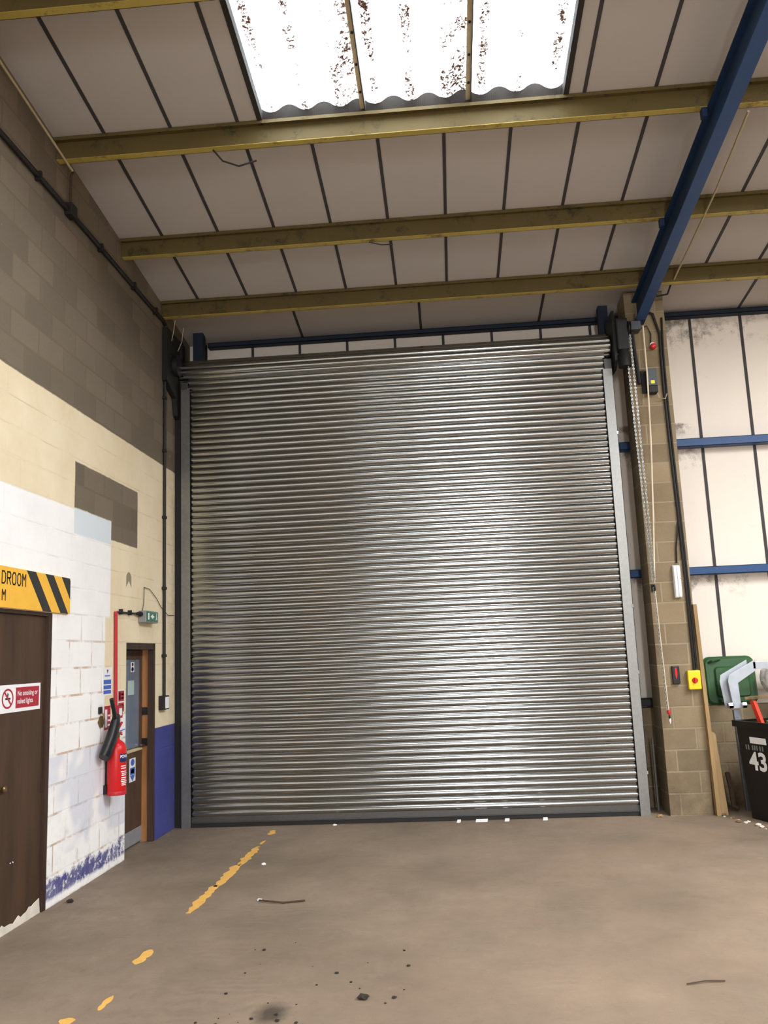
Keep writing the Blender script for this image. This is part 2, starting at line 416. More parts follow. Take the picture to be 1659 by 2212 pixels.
def struct(name, bm, mat, label=None, **k):
    o = obj(name, bm, mat, **k); o['kind'] = 'structure'
    o['label'] = label or name.replace('_', ' '); o['category'] = name.split('_')[0]
    return o
def B(): return bmesh.new()
def box_obj(name, a, b, mat, parent=None, bevel=0.0):
    bm = B(); bx(bm, a, b); return obj(name, bm, mat, parent, bevel)
def text_obj(name, body, mat, parent, origin, ux, uz, height, width=None, depth=.0012, bold=0.0, align='LEFT'):
    """lettering as a thin solid mesh; ux = reading direction, uz = up"""
    cu = bpy.data.curves.new(name, 'FONT'); cu.body = body; cu.size = 1; cu.extrude = .0; cu.offset = bold
    cu.align_x = align; cu.space_line = 1.1
    t = bpy.data.objects.new(name, cu); C.objects.link(t)
    dg = bpy.context.evaluated_depsgraph_get(); me = bpy.data.meshes.new_from_object(t.evaluated_get(dg))
    bpy.data.objects.remove(t); bm = B(); bm.from_mesh(me)
    bmesh.ops.triangulate(bm, faces=bm.faces)
    xs = [v.co.x for v in bm.verts]; ys = [v.co.y for v in bm.verts]
    w = max(xs)-min(xs); h = max(ys)-min(ys); x0 = min(xs); y0 = min(ys)
    sy = height/h; sx = (width/w) if width else sy
    ux = Vector(ux).normalized(); uz = Vector(uz).normalized(); nn = ux.cross(uz)
    o = Vector(origin)
    for v in bm.verts:
        v.co = o + ux*((v.co.x-x0)*sx) + uz*((v.co.y-y0)*sy) + nn*depth
    return obj(name, bm, mat, parent)

# ================================================================= THE SETTING
# floor
bm = B(); bx(bm, (XL-.6, YB-.2, -.25), (XR+.2, YC+.3, 0)); floor = struct('floor', bm, 'floor', 'dusty brown concrete floor')
def ragged(y0, y1, xc, w, seed, taper=.25, breaks=()):
    """worn stripe of floor paint with ragged edges along Y"""
    rnd = random.Random(seed); bm = B(); n = max(4, int((y1-y0)/.035)); L = []; R = []
    for i in range(n+1):
        t = i/n; y = y0+(y1-y0)*t
        k = min(1, t/taper*1.2+.25, (1-t)/taper*1.2+.25)
        n1 = mnoise.noise(Vector((y*9, seed, 0))); n2 = mnoise.noise(Vector((y*11, seed+9, 3)))
        n3 = mnoise.noise(Vector((y*28, seed, 7)))
        L.append((xc - w/2*k + n1*w*.45 + n3*.012, y)); R.append((xc + w/2*k + n2*w*.45 - n3*.014, y))
    top = []
    for (a, y), (b, _) in zip(L, R):
        if b-a < .006: b = a+.006
        top.append((a, b, y))
    prev = None
    for a, b, y in top:
        q = [bm.verts.new(p) for p in ((a, y, 0), (a, y, .0025), (b, y, .0025), (b, y, 0))]
        if prev:
            for i in range(4): bm.faces.new((prev[i], prev[(i+1)%4], q[(i+1)%4], q[i]))
        else: bm.faces.new(q)
        prev = q
    bm.faces.new(prev[::-1])
    return bm
for i, (y0, y1, xc, w) in enumerate(((6.76, 7.55, -2.085, .075), (7.5, 8.3, -2.07, .085), (8.22, 9.02, -2.055, .075), (9.12, 9.30, -2.05, .03), (9.60, 9.84, -2.06, .07), (5.68, 5.95, -2.09, .07), (4.97, 5.17, -2.04, .035), (4.78, 4.87, -2.15, .06))):
    obj('painted_line', ragged(y0, y1, xc, w, 3+i*5), 'floorpaint', floor)
# ceiling, with the rooflight opening left free
RX0, RX1, RY1, RY0 = -1.407, 1.215, 6.765, 3.9
def slab(bm, x0, x1, y0, y1, th=.09, off=0.0):
    lo = [(x0,y0,roofz(y0)+off),(x1,y0,roofz(y0)+off),(x1,y1,roofz(y1)+off),(x0,y1,roofz(y1)+off)]
    hexa(bm, lo, [(p[0],p[1],p[2]+th) for p in lo])
bm = B()
slab(bm, XL-.3, RX0, RIDGE, YC+.3); slab(bm, RX1, XR, RIDGE, YC+.3)
slab(bm, RX0, RX1, RY1, YC+.3); slab(bm, RX0, RX1, RIDGE, RY0)
slab(bm, XL-.3, XR, YB, RIDGE)
ceiling = struct('ceiling', bm, 'ceil', 'off-white insulated liner panels under the sloping roof')
def strip(x, y0, y1, w=.030, name='joint_strip'):
    bm = B(); lo = [(x-w/2,y0,roofz(y0)-.008),(x+w/2,y0,roofz(y0)-.008),(x+w/2,y1,roofz(y1)-.008),(x-w/2,y1,roofz(y1)-.008)]
    hexa(bm, lo, [(p[0],p[1],p[2]+.010) for p in lo]); obj(name, bm, 'joint', ceiling)
k = -5
for k in range(-5, 17):
    x = .183 + .6*k
    if RX0-.03 < x < RX1+.03:
        strip(x, RY1+.01, 9.66); strip(x, RIDGE, RY0)
    else: strip(x, RIDGE, 9.66)
for x in (-1.735, -.165, 1.365, 3.90, 5.4): strip(x, 9.66, YC-.02)
# back wall: insulated liner on the frame, behind everything
bm = B(); bx(bm, (XL-.3, YC, -.1), (XR, YC+.12, 6.2)); wall_back = struct('wall_back', bm, 'clad', 'off-white liner panel wall behind the shutter')
for k in range(-5, 16):
    x = .117+.635*k
    if x < XL+.1: continue
    z0 = 5.2 if x < 1.9 else 1.1
    bm = B(); bx(bm, (x-.017, YC-.012, z0), (x+.017, YC+.005, 6.07)); obj('joint_strip', bm, 'joint', wall_back)
# left wall of painted block with the small door's opening and the big brown door's opening
bm = B()
DY0, DY1, DZ = 8.575, 9.45, 2.102
GY0, GY1, GZ = 5.2, 6.93, 2.325
T = .30
bx(bm, (XL-T, YB, 0), (XL, GY0, 7.6)); bx(bm, (XL-T, GY0, GZ), (XL, GY1, 7.6))
bx(bm, (XL-T, GY1, 0), (XL, DY0, 7.6)); bx(bm, (XL-T, DY0, DZ), (XL, DY1, 7.6)); bx(bm, (XL-T, DY1, 0), (XL, YC, 7.6))
wall_left = struct('wall_left', bm, 'wall_left', 'blockwork side wall, bare grey above and cream and white paint below')
bm = B(); bx(bm, (XL-T-.05, GY0-.2, -.1), (XL-T, DY1+.3, 2.6)); obj('sky_blocker', bm, 'black', wall_left)  # added dark panel stopping sky light leaking through the door openings
# right wall and wall behind the camera, with an added doorway opening
bm = B(); bx(bm, (XR, YB, 0), (XR+.2, YC, 7.6)); struct('wall_right', bm, 'blockY', 'plain blockwork wall far to the right')
OX0, OX1, OZ = .7, 2.5, 3.2  # unseen opening, placed and sized for the streak on the shutter
bm = B(); bx(bm, (XL-.3, YB-.2, 0), (OX0, YB, 7.6)); bx(bm, (OX1, YB-.2, 0), (XR, YB, 7.6)); bx(bm, (OX0, YB-.2, OZ), (OX1, YB, 7.6))
struct('wall_front', bm, 'block', 'blockwork wall with an added doorway')
# low block wall under the liner panels
bm = B(); bx(bm, (2.05, YC-.17, 0), (XR, YC+.01, 1.13)); struct('wall_low', bm, 'block', 'low blockwork upstand under the liner panels')

# rooflight
w1 = thing('window_1', 'dirty corrugated translucent rooflight in the ceiling', 'window', (0, RY1, roofz(RY1))); w1['kind'] = 'structure'
def corr(x0, x1, y0, y1, off=.11, per=.305, amp=.032):
    bm = B(); n = int((x1-x0)/per*16); prev = None
    for i in range(n+1):
        x = x0+(x1-x0)*i/n; c = math.cos((x+.098)*2*PI/per); h = amp*(abs(c)**.85)*(1 if c > 0 else -1)*-1
        q = [bm.verts.new((x, y, roofz(y)+off+h+t)) for y in (y0, y1) for t in (0, .003)]
        if prev: 
            for a, b in ((0,1),(1,3),(3,2),(2,0)): bm.faces.new((prev[a], prev[b], q[b], q[a]))
        prev = q
    return bm
for a, b in ((RX0-.05, -.50), (-.50, .405), (.405, RX1+.05)):
    obj('corrugated_sheet', corr(a, b, RY0-.1, RY1+.0), 'skylight', w1, smooth=True)
for xb in (-.515, .40):
    bm = B(); lo = [(xb-.022, RY0, roofz(RY0)+.05), (xb+.022, RY0, roofz(RY0)+.05), (xb+.022, RY1+.02, roofz(RY1)+.05), (xb-.022, RY1+.02, roofz(RY1)+.05)]
    hexa(bm, lo, [(p[0],p[1],p[2]+.006) for p in lo]); bar = obj('glazing_bar', bm, 'bar', w1)
    bm = B(); lo = [(xb+.016, RY0, roofz(RY0)+.0), (xb+.024, RY0, roofz(RY0)+.0), (xb+.024, RY1+.02, roofz(RY1)+.0), (xb+.016, RY1+.02, roofz(RY1)+.0)]
    hexa(bm, lo, [(p[0],p[1],p[2]+.09) for p in lo]); obj('glazing_bar_web', bm, 'joint', bar)
    for yb in (6.55, 6.25, 5.93, 5.6, 5.3):
        bm = B(); lathe(bm, ((.004,-.012),(.011,-.010),(.011,0),(.006,.004)), (xb-.002, yb, roofz(yb)+.05), 'Z', 10); obj('bolt', bm, 'black', bar, smooth=True)
for x0, x1 in ((RX0-.035, RX0+.010), (RX1-.010, RX1+.035)):
    bm = B(); lo = [(x0, RY0, roofz(RY0)-.012), (x1, RY0, roofz(RY0)-.012), (x1, RY1, roofz(RY1)-.012), (x0, RY1, roofz(RY1)-.012)]
    hexa(bm, lo, [(p[0],p[1],p[2]+.10) for p in lo]); obj('edge_flashing', bm, 'hoodgrey', w1)
# scalloped closer filling the waves at the lower end
bm = B(); n = 150; prev = None
for i in range(n+1):
    x = RX0+(RX1-RX0)*i/n; c = math.cos((x+.098)*2*PI/.305); h = .032*(abs(c)**.85)*(1 if c > 0 else -1)*-1
    zt = roofz(RY1)+.11+h
    q = [bm.verts.new(p) for p in ((x, RY1-.0, roofz(RY1)-.0), (x, RY1-.03, zt+.004), (x, RY1+.06, zt+.012), (x, RY1+.03, roofz(RY1)))]
    if prev:
        for a in range(4): bm.faces.new((prev[a], prev[(a+1)%4], q[(a+1)%4], q[a]))
    prev = q
obj('wave_closer', bm, 'hoodgrey', w1)
# dark corrugated edge seen beyond the lower end
# ================================================================= STEELWORK
def purlin(Y, label, x0=XL+.005, x1=XR-.05, h=.176):
    z1 = roofz(Y); z0 = z1-h
    t = thing('roof_purlin', label, 'roof beam', (0, Y, z0), 'yellow purlins across the ceiling')
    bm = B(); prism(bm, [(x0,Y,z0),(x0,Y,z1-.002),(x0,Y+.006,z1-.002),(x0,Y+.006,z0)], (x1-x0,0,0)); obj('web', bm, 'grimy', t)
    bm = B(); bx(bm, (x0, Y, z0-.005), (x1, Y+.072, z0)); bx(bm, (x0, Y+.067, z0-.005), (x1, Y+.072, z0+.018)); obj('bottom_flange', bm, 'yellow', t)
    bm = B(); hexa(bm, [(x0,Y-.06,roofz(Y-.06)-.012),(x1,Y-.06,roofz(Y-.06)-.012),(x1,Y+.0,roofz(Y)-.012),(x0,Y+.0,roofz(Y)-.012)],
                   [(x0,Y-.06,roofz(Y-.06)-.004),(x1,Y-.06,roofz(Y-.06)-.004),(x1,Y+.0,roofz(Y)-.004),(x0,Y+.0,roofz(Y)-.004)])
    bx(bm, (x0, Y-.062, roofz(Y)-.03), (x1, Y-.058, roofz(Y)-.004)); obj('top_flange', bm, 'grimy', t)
    rnd = random.Random(int(Y*100))
    x = x0+.35
    while x < 4.0:
        bm = B(); lathe(bm, ((.004,-.014),(.012,-.012),(.012,0)), (x, Y-.035, roofz(Y)-.012), 'Z', 8); obj('bolt', bm, 'joint', t)
        x += .3
    return t
purlin(5.235, 'yellow purlin crossing the very top left corner of the picture')
purlin(6.772, 'yellow purlin just below the bright rooflight')
purlin(8.32, 'dirty yellow purlin, middle one between rooflight and eaves')
purlin(9.62, 'yellow purlin nearest the eaves, above the shutter')
for y in (3.7, 2.15, .6, -.95):
    pass
# blue portal rafter: tapered down to its column
t = thing('portal_rafter', 'blue steel rafter running up the ceiling at right', 'roof beam', (2.465, 10.0, roofz(10.0)-.47))
def along(bm, x0, x1, o0, o1, y0=-1.9, y1=10.02):
    lo = [(x0,y0,roofz(y0)-o0),(x1,y0,roofz(y0)-o0),(x1,y1,roofz(y1)-o0),(x0,y1,roofz(y1)-o0)]
    hexa(bm, lo, [(p[0],p[1],p[2]+o0-o1) for p in lo])
bm = B(); along(bm, 2.405, 2.525, .475, .463); obj('bottom_flange', bm, 'blue', t)
bm = B(); along(bm, 2.405, 2.525, .19, .178); obj('top_flange', bm, 'shadedblue', t)
bm = B(); along(bm, 2.46, 2.47, .463, .19); obj('web', bm, 'shadedblue', t)
bm = B(); bx(bm, (2.41, 9.86, 5.72), (2.52, 10.03, roofz(10)-.47)); obj('column_head', bm, 'shadedblue', t)
for yb in (8.35, 6.80):
    bm = B(); bx(bm, (2.36, yb-.02, roofz(yb)-.26), (2.404, yb+.04, roofz(yb)-.18)); obj('cleat', bm, 'shadedblue', t)
# block pier
t = tag(obj('block_pier', (lambda b: (bx(b, (2.322, 10.045, 0), (2.785, 10.42, 6.10)), b)[1])(B()), 'block', None), 'tall grey blockwork pier to the right of the shutter', 'pillar')
# eaves beam, girts
def girt(z0, z1, x0, x1, label, y0=10.60, y1=YC-.02, m='blue'):
    t = thing('wall_girt', label, 'wall beam', ((x0+x1)/2, y1, z0), 'blue wall rails')
    bm = B(); bx(bm, (x0, y0, z0), (x1, y0+.006, z1)); obj('web', bm, m, t)
    bm = B(); bx(bm, (x0, y0, z1-.006), (x1, y1, z1)); obj('top_flange', bm, m, t)
    bm = B(); bx(bm, (x0, y0, z0), (x1, y1, z0+.006)); obj('bottom_flange', bm, m, t)
    return t
t = girt(5.985, 6.045, -3.0, 6.5, 'thin dark blue eaves rail above the shutter roll', 10.63, m='deepshadeblue')
girt(4.275, 4.375, 2.15, 6.5, 'upper blue wall rail behind the pier')
girt(2.68, 2.775, 2.15, 6.5, 'middle blue wall rail behind the pier')
girt(1.15, 1.24, 2.15, 2.95, 'lowest dark wall rail beside the shutter foot', 10.55, m='black')
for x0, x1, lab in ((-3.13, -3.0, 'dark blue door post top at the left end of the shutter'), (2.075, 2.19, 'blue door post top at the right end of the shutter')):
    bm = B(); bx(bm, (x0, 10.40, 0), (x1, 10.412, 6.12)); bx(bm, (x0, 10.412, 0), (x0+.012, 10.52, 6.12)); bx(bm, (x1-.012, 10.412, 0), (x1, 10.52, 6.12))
    tag(obj('door_post', bm, 'deepshadeblue'), lab, 'post')

# ================================================================= ROLLER SHUTTER
SX0, SX1 = -3.10, 2.04
sh = thing('roller_shutter', 'large closed galvanised roller shutter with curved slats', 'roller shutter', ((SX0+SX1)/2, YS+.04, 0))
PITCH = .0764; z0 = .115; YF = YS+.045
prof = []
n_sl = 69
# one slat, from bottom: shallow curved face bulging forward, then narrow hook groove
_R = .0335/math.sin(math.radians(42))
slat = [(0.0, .001)] + [(.0335+_R*math.sin(math.radians(t)), -(_R*math.cos(math.radians(t))-_R*math.cos(math.radians(42)))) for t in range(-42, 43, 7)] + [(.0675, .003), (.0695, .006), (.0740, .006)]
for s in range(n_sl):
    for dz, dy in slat: prof.append((z0+s*PITCH+dz, dy))
zt = z0+n_sl*PITCH
bm = B(); prev = None
for z, dy in prof:
    q = [bm.verts.new((SX0, YF+dy, z)), bm.verts.new((SX1, YF+dy, z))]
    if prev: bm.faces.new((prev[0], prev[1], q[1], q[0]))
    prev = q
# backs and ends so the curtain is a solid sheet
bk = [bm.verts.new((x, YF+.012, z)) for x, z in ((SX0, z0), (SX1, z0), (SX1, prof[-1][0]), (SX0, prof[-1][0]))]
bm.faces.new(bk)
obj('curtain', bm, 'slat', sh, smooth=True)
# roll on its barrel
RC = (10.19, 5.485); RR = .150
bm = B(); prev = None; nseg = 12; first = None
for s in range(nseg):
    for dz, dy in slat:
        a = (s + dz/PITCH)/nseg*2*PI + .1
        r = RR - dy - .006
        y = RC[0]-math.cos(a)*r; z = RC[1]+math.sin(a)*r
        q = [bm.verts.new((-3.205, y, z)), bm.verts.new((2.112, y, z))]
        if prev: bm.faces.new((prev[0], prev[1], q[1], q[0]))
        else: first = q
        prev = q
bm.faces.new((prev[0], prev[1], first[1], first[0]))
obj('curtain_roll', bm, 'slat', sh, smooth=True)
bm = B(); lathe(bm, ((.10,-3.235),(.10,2.14)), (0, RC[0], RC[1]), 'X', 24); obj('barrel', bm, 'black', sh, smooth=True)
# bottom rail with its T foot and black rubber
bm = B(); bx(bm, (SX0+.03, YF-.004, .055), (SX1-.03, YF+.004, .118)); bx(bm, (SX0+.03, YF-.022, .05), (SX1-.03, YF+.022, .057)); obj('bottom_rail', bm, 'rail', sh)
bm = B(); bx(bm, (SX0+.03, YF-.012, .004), (SX1-.03, YF+.012, .049)); obj('rubber_seal', bm, 'black', sh)
# guides: channel folded from plate
def guide(x0, x1, inner, top):
    bm = B(); bx(bm, (x0, YS-.003, 0), (x1, YS, top))
    ox = x0 if inner > 0 else x1-.003
    bx(bm, (ox, YS, 0), (ox+.003, YS+.09, top)); bx(bm, (x0, YS+.087, 0), (x1, YS+.09, top))
    g = obj('guide_rail', bm, 'galv2', sh); return g
guide(-3.182, -3.072, 1, 5.235)
g = guide(2.005, 2.113, -1, 5.165)
for z in (.45, 1.55, 2.3, 4.35):
    bm = B(); bx(bm, (2.105, YS-.012, z), (2.122, YS-.003, z+.035)); obj('fixing_clip', bm, 'chrome', g)
bm = B(); bx(bm, (2.03, YS-.0, 5.165), (2.113, YS+.02, 5.29)); obj('guide_bellmouth', bm, 'rail', sh)
bm = B(); bx(bm, (-3.182, YS-.0, 5.235), (-3.10, YS+.02, 5.33)); obj('guide_bellmouth', bm, 'rail', sh)
# end plates and gearbox
bm = B(); prism(bm, [(-3.272, 9.63, 5.23), (-3.272, 9.98, 5.10), (-3.272, 10.05, 4.90), (-3.272, 10.34, 4.75), (-3.272, 10.34, 5.90), (-3.272, 9.63, 5.90)], (.055, 0, 0)); obj('end_plate', bm, 'black', sh)
bm = B(); lathe(bm, ((.13,0),(.13,.05),(.05,.055)), (-3.213, 9.93, 5.5), 'X', 22); obj('bearing', bm, 'black', sh, smooth=True)
bm = B(); bx(bm, (-3.278, 10.12, 0), (-3.19, 10.19, 5.9)); obj('support_angle', bm, 'black', sh)
bm = B(); prism(bm, [(2.135, 9.93, 5.22), (2.135, 10.03, 5.14), (2.135, 10.34, 5.14), (2.135, 10.34, 5.84), (2.135, 9.93, 5.84)], (.03, 0, 0)); pl = obj('end_plate', bm, 'black', sh)
gb = thing('gearbox', '', 'x'); del gb['label']; del gb['category']; bpy.data.objects.remove(gb)
bm = B(); bx(bm, (2.166, 9.86, 5.33), (2.30, 10.03, 5.72)); gx = obj('gearbox', bm, 'black', sh, bevel=.015)
bm = B(); lathe(bm, ((.02,0),(.075,.01),(.075,.16),(.06,.18),(.06,.25),(.03,.255)), (2.24, 9.93, 5.12), 'Z', 20); obj('motor', bm, 'black', gx, smooth=True)
bm = B(); lathe(bm, ((.04,0),(.085,.004),(.085,.012),(.07,.016),(.07,.024),(.085,.028),(.085,.036),(.04,.04)), (2.30, 9.91, 5.60), 'X', 24); obj('chain_wheel', bm, 'black', gx, smooth=True)
bm = B(); bx(bm, (2.30, 9.88, 5.57), (2.46, 10.03, 5.68)); obj('brake_housing', bm, 'dgrey', gx, bevel=.01)
bm = B(); tube(bm, [(2.36, 9.95, 5.57), (2.375, 9.97, 5.35), (2.40, 10.0, 5.1), (2.41, 10.0, 4.93)], .022, 8); obj('release_arm', bm, 'black', gx, smooth=True)

# ================================================================= CHAINS AND ROPE
def chain(name, pts, label, group, r=.0062, link=.030):
    t_ = B(); pts = [Vector(p) for p in pts]
    # walk the path and place twisted oval links
    L = 0; segs = []
    for a, b in zip(pts, pts[1:]): segs.append((a, b, (b-a).length))
    tot = sum(s[2] for s in segs); n = int(tot/(link*.78)); 
    for i in range(n):
        d = i*tot/n; 
        for a, b, l in segs:
            if d <= l: break
            d -= l
        u = (b-a).normalized(); c = a+u*d
        s1 = u.orthogonal().normalized(); s2 = u.cross(s1)
        if i % 2: s1 = s2
        s1 = (s1*math.cos(.6)+u.cross(s1)*math.sin(.6)).normalized()
        ring = [c + u*(math.cos(a_)*link*.5) + s1*(math.sin(a_)*link*.30) for a_ in [2*PI*k/8 for k in range(8)]]
        ring.append(ring[0]); tube(t_, ring, r*.45, 5, cap=False)
    return tag(obj(name, t_, 'chain', smooth=True), label, 'chain', group)
chain('hoist_chain', [(2.325, 9.90, 5.70), (2.335, 9.90, 4.4), (2.355, 9.93, 3.0), (2.365, 9.955, 2.56)], 'right run of the bright zinc chain hanging from the shutter motor', 'shutter hoist chain')
chain('hoist_chain', [(2.268, 9.90, 5.56), (2.285, 9.90, 4.4), (2.325, 9.93, 3.0), (2.335, 9.955, 2.56)], 'left run of the zinc chain hanging from the shutter motor', 'shutter hoist chain')
chain('hoist_chain', [(2.352, 9.99, 2.50), (2.365, 9.99, 1.8), (2.378, 9.99, 1.10)], 'lowest run of chain beneath the pier hook', 'shutter hoist chain')
bm = B(); tube(bm, [(2.49, 9.92, 5.62), (2.487, 9.92, 5.0), (2.46, 9.93, 4.2), (2.41, 9.95, 3.3), (2.362, 9.97, 2.56)], .010, 7)
rp = tag(obj('pull_rope', bm, 'rope', smooth=True), 'long pale rope hanging beside the zinc chains on the pier', 'rope')
t = thing('hook', 'small dark hook on the pier holding the rope and chain', 'hook', (2.352, 10.045, 2.50))
bm = B(); bx(bm, (2.335, 10.02, 2.47), (2.375, 10.044, 2.55)); obj('back_plate', bm, 'black', t)
bm = B(); tube(bm, [(2.355, 10.02, 2.53), (2.355, 9.955, 2.53), (2.355, 9.945, 2.50), (2.355, 9.96, 2.47)], .009, 7); obj('arm', bm, 'black', t, smooth=True)
t = thing('toggle_cord', 'thin cord with red toggle and white tip below the hook', 'cord', (2.39, 9.98, 1.03))
bm = B(); tube(bm, [(2.362, 9.975, 2.47), (2.375, 9.975, 1.8), (2.39, 9.975, 1.12)], .005, 6); obj('cord', bm, 'rope', t)
bm = B(); lathe(bm, ((.006,0),(.017,.01),(.019,.04),(.010,.055)), (2.39, 9.975, 1.09), 'Z', 12); obj('toggle', bm, 'red', t, smooth=True)
bm = B(); lathe(bm, ((.002,-.06),(.010,-.03),(.008,0),(.004,.005)), (2.395, 9.975, 1.05), 'Z', 10); obj('tip', bm, 'white', t, smooth=True)
bm = B(); lathe(bm, ((.006,-.01),(.011,.0),(.009,.03)), (2.392, 9.975, 1.055), 'Z', 10); obj('ferrule', bm, 'black', t, smooth=True)

# ================================================================= ON THE PIER
def px(pts, name, r, mat, label, cat='cable', group=None, parent=None):
    bm = B(); tube(bm, pts, r, 8); o = obj(name, bm, mat, parent, smooth=True)
    if parent is None: tag(o, label, cat, group)
    return o
yP = 10.045
px([(2.53, yP-.02, 5.86), (2.64, yP-.03, 5.80), (2.70, yP-.025, 5.55), (2.690, yP-.02, 4.9), (2.700, yP-.02, 4.0), (2.715, yP-.02, 3.3), (2.725, yP-.02, 2.5), (2.725, yP-.02, 1.58)], 'electric_cable', .016, 'cable', 'thick black cable down the pier to the yellow isolator, left of the pair', 'cable', 'cables down the pier')
px([(2.745, yP-.02, 5.75), (2.725, yP-.02, 5.3), (2.722, yP-.02, 4.6), (2.735, yP-.02, 3.6), (2.750, yP-.02, 2.6), (2.752, yP-.02, 1.58)], 'electric_cable', .012, 'cable', 'slimmer black cable down the pier edge, right of the pair', 'cable', 'cables down the pier')
px([(2.70, yP-.03, 3.25), (2.655, yP-.02, 2.95), (2.645, yP-.02, 2.78)], 'electric_cable', .009, 'cable', 'short black cable branching down to the white light fitting')
px([(2.45, yP-.02, 5.62), (2.56, yP-.02, 5.66), (2.60, yP-.02, 5.55), (2.59, yP-.02, 5.44)], 'electric_cable', .007, 'cable', 'short loose cable looping up from the red alarm light')
px([(2.60, yP-.05, 4.82), (2.62, yP-.06, 4.74), (2.69, yP-.05, 4.73), (2.72, yP-.03, 4.80)], 'electric_cable', .006, 'beige', 'thin grey cable looping under the dark control box')
# alarm light
t = thing('alarm_beacon', 'small red alarm light high on the pier', 'alarm light', (2.61, yP, 5.39))
bm = B(); lathe(bm, ((.035,0),(.035,.02),(.03,.025)), (2.61, yP-.026, 5.41), 'Y', 16); obj('base', bm, 'white', t, smooth=True)
bm = B(); lathe(bm, ((.012,-.055),(.030,-.045),(.038,-.02),(.038,0)), (2.61, yP-.026, 5.39), 'Y', 16); obj('lens', bm, 'amberred', t, smooth=True)
# dark control box
t = thing('control_box', 'dark grey control box with yellow label high on the pier', 'control box', (2.55, yP, 4.80))
bm = B(); bx(bm, (2.49, yP-.13, 4.88), (2.60, yP, 5.09)); obj('housing', bm, 'dgrey', t, bevel=.006)
bm = B(); bx(bm, (2.495, yP-.12, 4.80), (2.60, yP, 4.88)); obj('lower_cover', bm, 'black', t, bevel=.005)
bm = B(); bx(bm, (2.52, yP-.133, 4.90), (2.565, yP-.13, 4.94)); obj('label', bm, 'yellabel', t)
bm = B(); bx(bm, (2.44, yP-.03, 4.82), (2.489, yP, 5.10)); obj('back_plate', bm, 'black', t)
# white light fitting
t = thing('emergency_light', 'white ribbed bulkhead fitting with red indicator on the pier', 'light fitting', (2.63, yP, 2.56))
bm = B(); bx(bm, (2.588, yP-.03, 2.385), (2.668, yP, 2.755)); obj('base', bm, 'white', t, bevel=.008)
for xx in (2.608, 2.648):
    bm = B(); tube(bm, [(xx, yP-.04, 2.40), (xx, yP-.05, 2.43), (xx, yP-.05, 2.71), (xx, yP-.04, 2.745)], .019, 12); obj('diffuser', bm, 'white', t, smooth=True)
bm = B(); lathe(bm, ((.004,-.006),(.007,-.003),(.007,0)), (2.662, yP-.062, 2.60), 'Y', 10); obj('indicator', bm, 'amberred', t)
# black call point / remote
t = thing('push_button_station', 'small black button box with red marking on the pier', 'control box', (2.515, yP, 1.52))
bm = B(); bx(bm, (2.475, yP-.045, 1.42), (2.555, yP, 1.62)); obj('housing', bm, 'blackp', t, bevel=.008)
bm = B(); prism(bm, [(2.505, yP-.0465, 1.60), (2.525, yP-.0465, 1.60), (2.528, yP-.0465, 1.53), (2.514, yP-.0465, 1.47), (2.502, yP-.0465, 1.53)], (0, .0015, 0)); obj('marking', bm, 'red', t)
# yellow isolator
t = thing('isolator_switch', 'yellow isolator switch with red knob on the pier', 'switch', (2.70, yP, 1.46))
bm = B(); bx(bm, (2.635, yP-.075, 1.355), (2.775, yP, 1.565)); obj('enclosure', bm, 'yelplastic', t, bevel=.014)
bm = B(); lathe(bm, ((.026,-.02),(.030,-.016),(.032,0)), (2.705, yP-.075, 1.455), 'Y', 18); k = obj('rotary_base', bm, 'red', t, smooth=True)
bm = B(); bx(bm, (2.694, yP-.112, 1.428), (2.716, yP-.095, 1.482)); obj('knob', bm, 'red', k, bevel=.004)
bm = B(); lathe(bm, ((.012,0),(.012,.03)), (2.725, yP-.03, 1.565), 'Z', 12); obj('cable_gland', bm, 'blackp', t)
# leaning timber
t = thing('timber_board', 'tall yellow timber board leaning at the pier edge', 'wood', (2.84, 9.99, 0))
bm = B()
hexa(bm, [(2.80, 9.96, 0), (2.845, 9.96, 0), (2.845, 10.05, 0), (2.80, 10.05, 0)], [(2.772, 9.99, 2.30), (2.812, 9.99, 2.30), (2.812, 10.06, 2.30), (2.772, 10.06, 2.30)]); obj('board', bm, 'timber', t, bevel=.003)
tag(obj('timber_board', (lambda b: (hexa(b, [(2.85, 9.99, 0), (2.93, 9.99, 0), (2.93, 10.02, 0), (2.85, 10.02, 0)], [(2.835, 10.02, .90), (2.885, 10.02, .86), (2.885, 10.045, .86), (2.835, 10.045, .90)]), b)[1])(B()), 'timber', bevel=.003), 'short pale timber offcut standing beside the tall board', 'wood')

# ================================================================= LEFT WALL THINGS
xw = XL
# conduit high on the wall
def pipe(name, pts, r, mat, label, cat, grp=None):
    t = thing(name, label, cat, pts[0], grp)
    bm = B(); tube(bm, pts, r, 10); obj('pipe', bm, mat, t, smooth=True); return t
t = pipe('steel_conduit', [(xw+.026, 3.2, 5.955), (xw+.026, 6.9, 5.975), (xw+.026, 9.60, 5.965), (xw+.026, 9.67, 5.94)], .024, 'cable', 'long black conduit running high along the bare block wall', 'conduit')
bm = B(); bx(bm, (xw+.001, 6.96, 5.92), (xw+.075, 7.08, 6.04)); obj('junction_box', bm, 'black', t, bevel=.01)
for y in (4.9, 5.6, 6.4, 7.7, 8.6, 9.3):
    bm = B(); bx(bm, (xw+.001, y, 5.93), (xw+.055, y+.03, 6.01)); obj('saddle', bm, 'black', t)
t = pipe('steel_conduit', [(xw+.03, 7.02, 6.04), (xw+.03, 7.02, 6.33), (xw+.05, 7.02, 6.37)], .012, 'stick', 'thin rusty conduit rising from the junction box to the purlin', 'conduit')
t = pipe('steel_conduit', [(xw+.024, 9.675, 1.52), (xw+.024, 9.675, 5.23)], .017, 'cable', 'black vertical conduit down the wall to the black switch', 'conduit')
